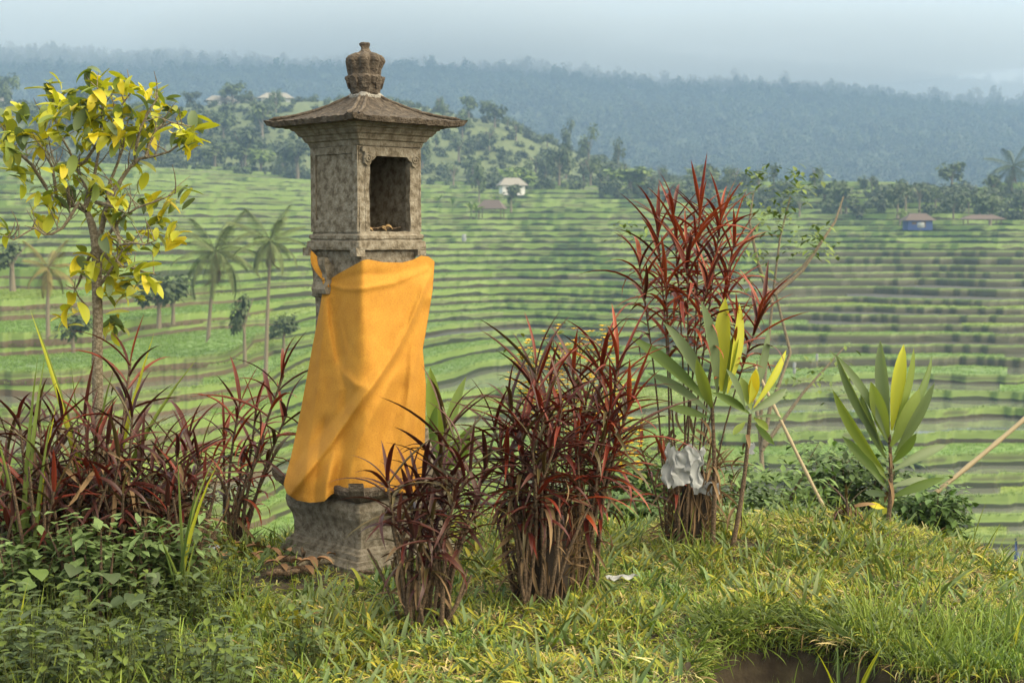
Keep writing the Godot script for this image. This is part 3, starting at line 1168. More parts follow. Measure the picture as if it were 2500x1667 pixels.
func foot(px: float, d: float) -> Vector3:
	var x := pt(px, 1350, d).x
	return Vector3(x, gy(x, d), -d)

func leaf_basis(f: Vector3, l: float, w: float, roll := 0.0) -> Basis:
	f = f.normalized()
	var u := Vector3.UP - f * f.y
	if u.length() < 0.08: u = -Vector3(f.x, 0, f.z) - Vector3(0.1, 0, 0.05)
	u = (u - f * u.dot(f)).normalized().rotated(f, roll)
	return Basis(u.cross(f) * w, u * l, f * l)

func leaf_kinds() -> void:
	for dr in [0.15, 0.5, 0.9, 1.4, 2.0]:
		var mb := Mb.new()
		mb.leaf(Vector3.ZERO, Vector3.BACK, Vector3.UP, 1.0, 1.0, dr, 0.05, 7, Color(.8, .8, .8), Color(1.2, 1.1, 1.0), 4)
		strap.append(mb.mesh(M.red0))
		mb = Mb.new()
		mb.leaf(Vector3.ZERO, Vector3.BACK, Vector3.UP, 1.0, 1.0, dr * 1.1 + .3, 0.07, 5, Color(.13, .08, .045), Color(.24, .16, .09), 1)
		dry_strap.append(mb.mesh(M.dry))
		mb = Mb.new()
		mb.leaf(Vector3.ZERO, Vector3.BACK, Vector3.UP, 1.0, 1.0, dr * 0.7, 0.10, 9, Color(.85, .85, .85), Color(1.1, 1.08, 1.0), 3)
		broad.append(mb.mesh(M.green0))
		mb = Mb.new()
		mb.leaf(Vector3.ZERO, Vector3.BACK, Vector3.UP, 1.0, 1.0, dr, 0.14, 6, Color(.9, .9, .9), Color(1.08, 1.06, 1.0), 0)
		tleaf.append(mb.mesh(M.green1))

func curve(a: Vector3, b: Vector3, bend: Vector3, n: int) -> Array:
	var r := []
	for i in n + 1:
		var t := i / float(n)
		r.append(a.lerp(b, t) + bend * sin(PI * t))
	return r

func strap_leaf(o: Node, p: Vector3, az: float, el: float, l: float, w: float, dr: int, mats: Array) -> void:
	var f := Vector3(cos(el) * cos(az), sin(el), cos(el) * sin(az))
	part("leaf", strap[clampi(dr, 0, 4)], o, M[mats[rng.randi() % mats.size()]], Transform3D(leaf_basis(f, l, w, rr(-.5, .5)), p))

func cordyline(label: String, px: float, d: float, stems: Array, opt := {}) -> Node3D:
	# stems: [tip px, tip py, leaves, leaf length, length of the leafy head, depth offset]
	var b := foot(px, d)
	var o := thing("red_cordyline", label, "cordyline", b, "red-leaved cordylines on the bank")
	var spread: float = opt.get("spread", 0.06)
	var mats: Array = opt.get("mats", ["red0", "red0", "red1", "red2", "red3", "red4", "red5"])
	var wid: float = opt.get("width", 0.018)
	for s in stems:
		var tip: Vector3 = pt(s[0], s[1], d + s[5]) - b
		var a := Vector3(rr(-spread, spread), -0.03, rr(-spread, spread))
		a.x += clampf(tip.x * 0.25, -spread * 1.5, spread * 1.5)
		var line := curve(a, tip, Vector3(clampf(-tip.x * .12, -.05, .05) + rr(-.03, .03), 0, rr(-.03, .03)), 8)
		var rad := []
		for i in line.size(): rad.append(lerpf(.0085, .0045, i / 8.0) * opt.get("rad", 1.0))
		var mb := Mb.new()
		mb.tube(line, rad, 6)
		part("stem", mb.mesh(M.dead_wood), o)
		var n: int = s[2]
		var total: float = tip.distance_to(a)
		var ph := rng.randf() * TAU
		for i in n:
			var t := i / float(n)
			var back: float = clampf(pow(t, 1.15) * s[4] * 1.35 / total, 0, .97)
			var q := (1.0 - back) * 8.0
			var p: Vector3 = line[int(q)].lerp(line[mini(8, int(q) + 1)], q - int(q))
			var az := ph + i * 2.39996 + rr(-.35, .35)
			var el := lerpf(1.38, opt.get("el", 0.22), pow(t, .7)) + rr(-.22, .22)
			var l: float = s[3] * 1.25 * (0.72 + 0.55 * sin(PI * clampf(t * .85 + .12, 0, 1))) * rr(.75, 1.2)
			strap_leaf(o, p, az, el, l, wid * rr(.75, 1.25), int(rr(0.3, 3.0) + t * 2.4), mats)
	# bare older canes and hanging dead leaves round the foot
	var hh: float = opt.get("canes_h", 0.35)
	for i in opt.get("canes", 0):
		var az := rng.randf() * TAU
		var r := sqrt(rng.randf()) * spread * 1.5
		var a := Vector3(cos(az) * r, -.03, sin(az) * r)
		var h := hh * rr(.5, 1.1)
		var tip := Vector3(a.x * 2.3 + rr(-.05, .05), h, a.z * 2.0 + rr(-.05, .05))
		var line := curve(a, tip, Vector3(rr(-.02, .02), 0, rr(-.02, .02)), 4)
		var mb := Mb.new()
		mb.tube(line, [.008, .0075, .007, .006, .004], 5)
		part("cane", mb.mesh(M.dead_wood), o)
	for i in opt.get("dead", 0):
		var az := rng.randf() * TAU
		var r := sqrt(rng.randf()) * spread * 1.9
		var h := hh * rr(.25, 1.15)
		var p := Vector3(cos(az) * r * (.7 + h), h, sin(az) * r * (.7 + h))
		var f := Vector3(cos(az) * .5, rr(-1.2, .2), sin(az) * .5)
		part("dead_leaf", dry_strap[rng.randi() % 4], o, null, Transform3D(leaf_basis(f, rr(.08, .20), rr(.010, .020), rr(-1, 1)), p))
	for i in opt.get("low", 0):
		# small leaves sprouting along the canes
		var az := rng.randf() * TAU
		var r := sqrt(rng.randf()) * spread * 2.1
		var h := hh * rr(.35, 1.35)
		strap_leaf(o, Vector3(cos(az) * r * (.6 + h), h, sin(az) * r * (.6 + h)), az + rr(-.8, .8), rr(-.2, 1.1), rr(.06, .12), wid * rr(.45, .7), rng.randi() % 4, ["red2", "red0", "red3", "red5"])
	return o

func plants() -> void:
	leaf_kinds()
	var dark := ["red0", "red0", "red2", "red2", "red3", "red1", "red5"]
	var hot := ["red1", "red1", "red4", "red4", "red4", "red0"]
	var bright := ["red1", "red1", "red4", "red0", "red4", "red3", "red5"]
	cordyline("dark red cordyline clump at the far left edge, tangled with tall grass", 90, 5.35, [
		[18, 1080, 13, .17, .22, .1], [45, 1020, 14, .18, .24, -.1], [95, 1035, 13, .19, .25, .05], [110, 1110, 13, .17, .25, -.2], [150, 1030, 13, .18, .22, .15], [170, 1130, 13, .17, .26, -.1],
		[60, 1160, 13, .16, .25, -.25], [10, 1190, 12, .16, .25, -.2], [130, 1200, 13, .16, .25, -.28], [195, 1190, 12, .15, .22, -.1], [30, 1260, 10, .15, .2, -.3]], {"spread": .12, "canes": 14, "canes_h": .5, "dead": 60, "low": 90, "mats": dark, "width": .018})
	cordyline("red cordyline in front of the young tree with one tall arching shoot", 270, 5.45, [
		[318, 885, 15, .21, .30, .1], [322, 1015, 12, .19, .22, -.05], [228, 1055, 13, .19, .24, .0], [262, 1085, 13, .17, .24, -.15], [212, 1115, 12, .16, .22, -.2], [290, 1125, 13, .17, .25, -.2],
		[350, 1115, 12, .17, .22, .05], [245, 1185, 12, .15, .2, -.25], [300, 1205, 11, .15, .2, -.3], [205, 1015, 10, .18, .2, .1]], {"spread": .10, "canes": 12, "canes_h": .48, "dead": 50, "low": 80, "mats": dark, "width": .019})
	cordyline("dark red cordyline between the young tree and the slim plant beside the shrine", 410, 5.55, [
		[395, 1105, 14, .18, .25, .0], [430, 1085, 13, .17, .24, -.1], [462, 1065, 13, .19, .24, .1], [490, 1125, 13, .18, .22, .0], [370, 1155, 12, .16, .2, -.15], [450, 1175, 12, .16, .22, -.2], [500, 1185, 10, .15, .18, -.1], [410, 1235, 10, .15, .2, -.25]], {"spread": .09, "canes": 10, "canes_h": .42, "dead": 44, "low": 70, "mats": dark, "width": .019})
	cordyline("slender open red cordyline standing close to the left of the shrine", 556, 6.15, [
		[585, 985, 18, .19, .30, .0], [625, 1000, 12, .17, .24, .1], [692, 915, 18, .22, .36, -.1], [700, 1010, 10, .17, .2, -.05], [545, 1050, 12, .15, .22, .1], [640, 1100, 11, .14, .22, -.1], [590, 1130, 11, .13, .2, .05], [665, 1120, 10, .14, .2, .0], [520, 1120, 9, .13, .18, .0], [610, 1180, 8, .12, .16, .1]], {"spread": .035, "canes": 5, "canes_h": .30, "dead": 12, "low": 14, "mats": bright, "width": .018})
	cordyline("dark thin-leaved cordyline right in front of the shrine's plinth", 1030, 4.85, [
		[945, 1175, 16, 0.168, .14, -.1], [1005, 1200, 16, 0.168, .16, .0], [1035, 1165, 16, 0.157, .15, .05], [1090, 1045, 19, 0.179, .22, .1], [1125, 1085, 19, 0.168, .24, .0], [1150, 1145, 18, 0.157, .2, -.05], [1075, 1145, 18, 0.157, .2, .1], [1190, 1135, 17, 0.157, .2, .1],
		[975, 1275, 15, 0.134, .16, -.1], [1110, 1225, 17, 0.134, .2, -.1], [1050, 1265, 16, 0.134, .2, -.1], [1170, 1225, 16, 0.134, .18, .0], [1010, 1315, 15, 0.123, .16, -.1]], {"spread": .055, "canes": 18, "canes_h": .34, "dead": 34, "low": 44, "mats": ["red2", "red0", "red2", "red3", "red5"], "width": .017})
	var bushy := ["red0", "red0", "red1", "red2", "red3", "red5", "red1"]
	cordyline("large bushy red cordyline right of the shrine with a thick brown base", 1300, 5.15, [
		[1308, 900, 22, .22, .30, .05], [1345, 940, 22, .19, .30, .1], [1245, 990, 23, .2, .30, .0], [1205, 1040, 22, .18, .28, .05], [1275, 1030, 23, .18, .28, -.12], [1325, 1010, 23, .17, .28, -.12], [1370, 1000, 22, .18, .28, -.05], [1225, 1110, 20, .16, .25, -.12], [1300, 1100, 22, .16, .26, -.2], [1355, 1090, 22, .16, .26, -.18]], {"spread": .06, "canes": 12, "canes_h": .42, "dead": 40, "low": 40, "mats": bushy})
	cordyline("bushy crimson cordyline joined to the right side of the large one", 1405, 5.3, [
		[1400, 905, 22, .2, .28, .1], [1468, 880, 24, .21, .30, .05], [1508, 890, 24, .22, .30, .0], [1545, 975, 23, .2, .28, -.05], [1430, 990, 23, .18, .28, -.1], [1490, 1000, 23, .18, .27, -.1], [1515, 1070, 21, .17, .25, -.05], [1410, 1090, 22, .16, .25, -.18], [1465, 1100, 22, .16, .25, -.15]], {"spread": .05, "canes": 10, "canes_h": .40, "dead": 34, "low": 40, "mats": ["red0", "red1", "red1", "red4", "red3", "red5", "red0"]})
	cordyline("tallest red cordyline with bare canes and a crimson head above the terraces", 1665, 6.2, [
		[1644, 520, 27, .20, .34, .05], [1709, 510, 27, .19, .34, -.05], [1761, 530, 27, .20, .36, .05], [1605, 560, 22, .19, .32, .1], [1560, 640, 22, .18, .30, .0], [1677, 600, 22, .18, .34, -.15], [1794, 590, 21, .19, .30, .05], [1625, 690, 20, .17, .28, -.1], [1729, 680, 20, .17, .28, -.15], [1781, 690, 17, .17, .26, .1],
		[1865, 750, 22, .19, .24, .0], [1805, 800, 15, .16, .2, -.1], [1560, 1080, 9, .14, .22, -.1], [1620, 1120, 7, .12, .2, -.12]], {"spread": .06, "canes": 3, "canes_h": .55, "dead": 26, "low": 0, "mats": hot, "width": .0185, "el": .5, "rad": .62})
	cordyline("small sparse red cordyline shoot at the foot of the broad green plant on the right", 2072, 6.35, [[2068, 1215, 8, .09, .12, 0.0], [2050, 1250, 6, .08, .1, 0.0]], {"spread": .02, "canes": 0, "dead": 8, "low": 0, "canes_h": .1, "mats": ["red2", "red5", "red0"], "width": .015})
	# fibrous stumps at the feet of two clumps
	for st in [[1325, 5.2, .115, .36, "shaggy dark brown stump of dead canes under the large bushy cordyline", .02], [1668, 6.2, .09, .36, "leaning mossy brown stump under the tallest cordyline", .05]]:
		var b := foot(st[0], st[1])
		var so := thing("cane_stump", st[4], "stump", b)
		var mb := Mb.new()
		var rows := []
		for i in 13:
			var t := i / 12.0
			var row := []
			for j in 33:
				var a := TAU * j / 32.0
				var r: float = st[2] * (1.05 - .25 * t + .35 * pow(t - .6, 2.0)) * (1.0 + .22 * n2(cos(a) * 3.0 + t * .6, sin(a) * 3.0 + st[0])) * (1.0 - smoothstep(.9, 1.0, t) * .6)
				row.append(Vector3(cos(a) * r * .8 + st[5] * t * 1.5, -.04 + st[3] * t, sin(a) * r * .7))
			rows.append(row)
		mb.grid(rows)
		part("core", mb.mesh(M.stump_fibre), so)
		for i in 190:
			var a := rng.randf() * TAU
			var h: float = rr(.05, 1.0) * st[3]
			var p := Vector3(cos(a) * st[2] * .85 + st[5] * h / st[3] * 1.5, h, sin(a) * st[2] * .75)
			part("dead_strand", dry_strap[rng.randi() % 3], so, null, Transform3D(leaf_basis(Vector3(cos(a) * .25, rr(-1.2, .9), sin(a) * .25), rr(.08, .20), rr(.005, .012), rr(-1, 1)), p))
	green_cordylines()
	young_tree()
	flowering()
	back_shrubs()

func broad_leaf(o: Node, a: Vector3, b: Vector3, w: float, mat: String, dr: int, roll := 0.0) -> void:
	# the blade turns its upper side outwards and up, towards the open side of the bank
	var f := (b - a).normalized()
	var l := (b - a).length() * (1.0 + .06 * dr)
	var u := Vector3(roll, .45, 1.0)
	u = (u - f * u.dot(f)).normalized()
	part("leaf", broad[dr], o, M[mat], Transform3D(Basis(u.cross(f) * w, u * l, f * l), a))

func green_cordylines() -> void:
	# zoom coordinates are turned to photograph ones where they were measured
	var lst := [
		["green_cordyline", "two-stemmed green cordyline with a yellow upright centre, beside the tall red one", 1742, 6.05, [[1738, 980, 0.0], [1832, 1010, .03]],
			[[1750, 960, 1722, 735, .075, 3], [1762, 955, 1768, 725, .075, 2], [1775, 960, 1815, 740, .07, 2], [1768, 965, 1800, 800, .06, 1], [1735, 970, 1650, 795, .06, 3], [1735, 990, 1562, 815, .06, 0], [1735, 1010, 1600, 900, .05, 3], [1740, 1000, 1700, 880, .05, 1], [1730, 1020, 1640, 990, .04, 0],
			[1825, 1000, 1885, 800, .05, 3], [1830, 985, 1850, 900, .05, 2], [1820, 1000, 1780, 900, .05, 3], [1835, 1005, 1930, 950, .045, 3], [1840, 1020, 1905, 1010, .04, 3], [1840, 1020, 1880, 1050, .035, 1], [1835, 985, 1845, 905, .05, 4], [1835, 1000, 1810, 920, .05, 1], [1830, 1010, 1760, 960, .04, 0], [1840, 995, 1930, 860, .035, 2], [1820, 1030, 1790, 1060, .035, 1], [1845, 1035, 1890, 1085, .03, 0]]],
		["green_cordyline", "single broad-leaved green cordyline standing alone on the right of the bank", 2166, 6.45, [[2172, 1060, 0.0]],
			[[2172, 1060, 2145, 830, .065, 3], [2178, 1050, 2208, 838, .062, 2], [2182, 1050, 2240, 850, .05, 1], [2168, 1080, 2066, 860, .05, 3], [2165, 1100, 2036, 902, .045, 3], [2170, 1080, 2128, 935, .07, 1], [2175, 1090, 2250, 960, .075, 1], [2180, 1070, 2300, 880, .045, 0], [2165, 1120, 2095, 980, .05, 3], [2160, 1150, 2034, 985, .055, 1], [2160, 1180, 2070, 1070, .05, 0], [2185, 1110, 2280, 955, .05, 3],
			[2180, 1150, 2315, 1075, .05, 3], [2175, 1190, 2285, 1160, .045, 3], [2175, 1215, 2300, 1165, .045, 0], [2165, 1210, 2110, 1200, .035, 3], [2160, 1240, 2120, 1230, .03, 4], [2168, 1250, 2155, 1245, .035, 2], [2165, 1170, 2110, 1100, .04, 1], [2180, 1130, 2240, 1060, .05, 0], [2170, 1200, 2130, 1150, .035, 0]]]]
	for l in lst:
		var b := foot(l[2], l[3])
		var o := thing(l[0], l[1], "cordyline", b, "green-leaved cordylines on the bank")
		for s in l[4]:
			var mb := Mb.new()
			var tip: Vector3 = pt(s[0], s[1], l[3] + s[2]) - b
			var line := curve(Vector3(tip.x * .45, -.03, s[2]), tip, Vector3(.012, 0, 0), 10)
			var rad := []
			for i in 11: rad.append(lerpf(.011, .007, i / 10.0) * (1.0 + .12 * (i % 2)))
			mb.tube(line, rad, 8)
			part("stem", mb.mesh(M.dead_wood), o)
		for q in l[5]:
			var a: Vector3 = pt(q[0], q[1], l[3] + rr(-.02, .02)) - b
			var e: Vector3 = pt(q[2], q[3], l[3] + rr(-.16, .12)) - b
			broad_leaf(o, a, e, q[4] * 1.0, "green%d" % q[5], 1 if absf(q[2] - q[0]) > 60 else 0, rr(-1.1, 1.1))
		for i in (18 if l[4].size() > 1 else 5):
			var s: Array = l[4][i % l[4].size()]
			var tip: Vector3 = pt(s[0], s[1], l[3]) - b
			var t := rr(.3, .85)
			var az := rng.randf() * TAU
			part("dead_leaf", dry_strap[rng.randi() % 4], o, null, Transform3D(leaf_basis(Vector3(cos(az), rr(-1.5, -.2), sin(az)), rr(.06, .15), rr(.012, .022)), Vector3(tip.x * lerpf(.45, 1.0, t), tip.y * t, 0)))

# ---------- the young tree on the left
func young_tree() -> void:
	var d0 := 5.85
	var b := foot(246, d0)
	var o := thing("young_tree", "young tree with a slim grey trunk and yellow-green drooping leaves", "tree", b)
	var z := func(x: float, y: float, d := 0.0) -> Vector3: return pt(x / 2.613, 100.0 + y / 2.613, d0 + d) - b
	var px := func(x: float, y: float, d := 0.0) -> Vector3: return pt(x, y, d0 + d) - b
	var mb := Mb.new()
	mb.tube([Vector3(0, -.05, 0), px.call(247, 1250), px.call(243, 1100), px.call(238, 980), px.call(236, 880), px.call(238, 780), px.call(235, 690), px.call(236, 620), px.call(230, 575), px.call(222, 545), px.call(212, 518)], [.031, .026, .024, .023, .023, .021, .021, .022, .019, .016, .012], 12)
	part("trunk", mb.mesh(M.bark), o)
	var limbs := [
		[[620, 1290, 0], [650, 1180, -.02], [668, 1080, -.04], [720, 960, -.05], [780, 870, -.05], [830, 800, -.06], [890, 750, -.06], [980, 735, -.07], [1080, 705, -.08], [1150, 650, -.08], [1200, 610, -.1]],
		[[650, 1270, 0], [700, 1220, -.03], [750, 1160, -.05], [800, 1110, -.06], [880, 1060, -.1], [1000, 1020, -.12], [1130, 965, -.12]],
		[[735, 1170, -.05], [752, 1240, -.08], [765, 1300, -.1], [850, 1288, -.12], [920, 1300, -.14], [1000, 1270, -.15]],
		[[545, 1090, 0], [480, 1050, .03], [420, 1060, .05], [360, 1030, .08], [290, 940, .1], [250, 860, .1], [180, 770, .12], [130, 700, .12]],
		[[540, 1070, 0], [500, 1030, -.02], [440, 1130, -.04], [400, 1190, -.05], [330, 1230, -.06], [280, 1235, -.08], [220, 1190, -.1], [150, 1230, -.12], [85, 1268, -.14], [20, 1240, -.15]],
		[[540, 1060, 0], [560, 960, .02], [520, 880, .04], [480, 800, .05], [440, 700, .06], [380, 600, .08], [340, 480, .1], [330, 330, .1]],
		[[545, 1060, 0], [590, 930, 0], [610, 800, 0], [630, 690, 0], [640, 560, -.02], [650, 420, -.03], [620, 300, -.05]],
		[[480, 800, .05], [540, 770, .03], [600, 680, .02], [650, 620, 0], [720, 520, 0], [780, 400, 0], [840, 320, 0]],
		[[680, 1010, -.04], [700, 900, .05], [740, 800, .08], [780, 690, .1], [800, 560, .1], [830, 450, .1]],
		[[860, 770, -.06], [870, 660, -.1], [890, 560, -.1], [960, 430, -.12], [1010, 350, -.12]],
		[[930, 745, -.07], [950, 650, -.05], [1000, 560, -.04], [1090, 520, -.04], [1220, 545, -.04]],
		[[360, 1030, .08], [350, 920, .1], [330, 800, .1], [260, 680, .12], [270, 570, .12], [300, 480, .1]],
		[[290, 930, .1], [200, 790, .05], [100, 700, .02], [40, 640, 0], [30, 520, 0]],
		[[440, 1060, .04], [430, 940, -.05], [400, 870, -.08], [350, 800, -.1], [300, 700, -.12]],
		[[640, 1330, 0], [680, 1380, -.03], [740, 1440, -.05], [820, 1440, -.06], [900, 1470, -.08], [990, 1490, -.1]],
		[[590, 1340, 0], [540, 1420, .03], [500, 1540, .05], [470, 1600, .06], [560, 1700, .06]],
		[[630, 1560, 0], [680, 1500, -.03], [740, 1400, -.05], [780, 1330, -.05], [840, 1290, -.05]],
		[[610, 1030, 0], [680, 1040, -.08], [760, 1080, -.1], [800, 1100, -.12]]]
	for l in limbs:
		var p := []
		var r := []
		for i in l.size():
			p.append(z.call(l[i][0], l[i][1], l[i][2]))
			r.append(lerpf(.0085 if l != limbs[0] else .0125, .0022, i / float(l.size() - 1)))
		mb = Mb.new()
		mb.tube(p, r, 7)
		var br := part("branch", mb.mesh(M.bark), o)
		# twigs
		for i in range(2, l.size()):
			for q in 2:
				var a: Vector3 = p[i - 1].lerp(p[i], rng.randf())
				var e := a + Vector3(rr(-.08, .08), rr(.02, .12), rr(-.08, .08))
				mb = Mb.new()
				mb.tube(curve(a, e, Vector3(rr(-.01, .01), 0, rr(-.01, .01)), 3), [.0028, .0024, .002, .0012], 4)
				part("twig", mb.mesh(M.bark), br)
	# leaf sprays, where the photograph shows them: place and how many leaves hang there
	var sp := [[340, 255, 2], [290, 310, 2], [560, 240, 3], [650, 250, 4], [740, 280, 4], [830, 310, 3], [950, 340, 3], [1020, 330, 2], [1230, 530, 4], [1290, 590, 3], [1190, 640, 2], [90, 420, 4], [30, 480, 4], [120, 560, 3], [40, 640, 4], [60, 720, 3], [180, 620, 3], [300, 460, 3], [370, 390, 4], [450, 350, 3], [540, 350, 4], [640, 340, 4], [700, 410, 4], [780, 470, 3], [850, 520, 3], [950, 480, 3], [1040, 470, 4], [1110, 560, 4], [970, 580, 3], [900, 640, 3], [800, 620, 3], [730, 540, 4], [640, 480, 4], [560, 540, 4], [480, 480, 3], [500, 600, 4], [400, 570, 4], [300, 630, 3], [350, 500, 3], [600, 420, 4], [520, 430, 3], [700, 620, 3], [620, 640, 2], [360, 820, 3], [460, 810, 2], [540, 820, 3], [640, 920, 3], [740, 970, 3], [620, 970, 3], [110, 840, 2], [150, 880, 2], [870, 830, 2], [950, 990, 2], [1050, 1030, 3], [1170, 985, 2], [1060, 1190, 4], [960, 1270, 3], [1130, 1230, 3], [780, 1120, 3], [690, 1090, 3], [590, 1060, 3], [300, 1100, 3], [280, 970, 3], [350, 990, 3], [520, 1380, 2], [560, 1470, 2], [720, 1290, 3], [830, 1300, 3], [780, 1430, 3], [880, 1470, 3], [970, 1490, 2], [760, 1520, 3], [650, 1470, 3], [720, 1360, 3], [20, 1210, 3], [430, 980, 3], [520, 930, 3], [800, 1560, 3], [880, 1580, 3], [700, 1600, 2], [480, 1660, 2], [720, 1850, 3], [760, 1760, 2], [420, 1790, 1]]
	for s in sp:
		var c: Vector3 = z.call(s[0], s[1], rr(-.16, .14))
		for i in s[2] + 4:
			var az := rng.randf() * TAU
			var f := Vector3(cos(az), rr(-.9, .35), sin(az) * .8)
			var l := rr(.066, .112)
			var p := c + Vector3(rr(-.04, .04), rr(-.04, .04), rr(-.04, .04)) - f.normalized() * l * .35
			part("leaf", tleaf[rng.randi_range(0, 3)], o, M[["green2", "green2", "green1", "green5", "green4", "green2", "green3"][rng.randi() % 7]], Transform3D(leaf_basis(f, l, l * rr(.36, .46), rr(-.6, .6)), p))

# ---------- flowers, shrubs, sapling, banana, poles behind the bank
func flowering() -> void:
	var b := foot(1400, 5.75)
	var o := thing("yellow_flower_shrub", "shrub with sprays of small yellow flowers behind the large red cordyline", "shrub", b)
	var st := Mb.new()
	var fl := Mb.new()
	var lf := Mb.new()
	for s in [[1265, 850], [1350, 830], [1415, 820], [1470, 830], [1300, 860], [1290, 890], [1315, 950], [1345, 900], [1385, 880], [1420, 890], [1450, 860], [1480, 930], [1500, 1000], [1535, 1040], [1540, 1070], [1270, 950], [1330, 1010], [1420, 970], [1360, 960], [1520, 960]]:
		var tip := pt(s[0], s[1], 5.62 + rr(-.1, .15)) - b
		st.tube(curve(Vector3(rr(-.03, .03), 0, rr(-.03, .03)), tip, Vector3(rr(-.04, .04), 0, 0), 5), [.005, .005, .004, .003, .003, .002], 5)
		for i in 30:
			var p := tip + Vector3(rr(-.05, .05), rr(-.18, .06), rr(-.035, .035))
			var az := rng.randf() * TAU
			if i % 3:
				for k in 3:
					fl.leaf(p, Vector3(cos(az + k * 2.1), .5, sin(az + k * 2.1)), Vector3.UP, .021, .017, .4, .2, 2, Color(.62, .36, .015), Color(.72, .48, .02))
			else:
				lf.leaf(p, Vector3(cos(az), rr(-.3, .6), sin(az)), Vector3.UP, rr(.03, .06), .016, .6, .2, 3, Color(.10, .14, .03), Color(.14, .18, .04))
	part("stems", st.mesh(M.dead_wood), o).set_meta("kind", "stuff")
	part("flowers", fl.mesh(M.foliage), o).set_meta("kind", "stuff")
	part("foliage", lf.mesh(M.foliage), o).set_meta("kind", "stuff")

func leafy(label: String, at: Vector3, w: float, h: float, n: int, size: float, tone: Color, called := "leafy_shrub") -> void:
	var o := thing(called, label, "shrub", at, "shrubs on the slope behind the bank")
	var st := Mb.new()
	var lf := Mb.new()
	for i in 12:
		var az := rng.randf() * TAU
		var tip := Vector3(cos(az) * w * rr(.2, .9), h * rr(.6, 1.0), sin(az) * w * rr(.2, .7))
		st.tube(curve(Vector3(cos(az) * .05, -.15, sin(az) * .05), tip, Vector3(0, h * .12, 0), 5), [.012, .01, .008, .006, .004, .002], 5)
		var m := n / 12
		for k in m:
			var t := pow(rng.randf(), .6)
			var p := tip * t + Vector3(rr(-.3, .3) * w, rr(-.12, .16) * h, rr(-.3, .3) * w)
			var a := rng.randf() * TAU
			var q := rr(.6, 1.4)
			var c := Color(tone.r * q, tone.g * q, tone.b * q)
			lf.leaf(p, Vector3(cos(a), rr(-.6, .5), sin(a)), Vector3.UP, size * rr(.6, 1.3), size * rr(.4, .65), .5, .2, 2, c, c * 1.1)
	part("stems", st.mesh(M.dead_wood), o)
	part("foliage", lf.mesh(M.foliage), o).set_meta("kind", "stuff")

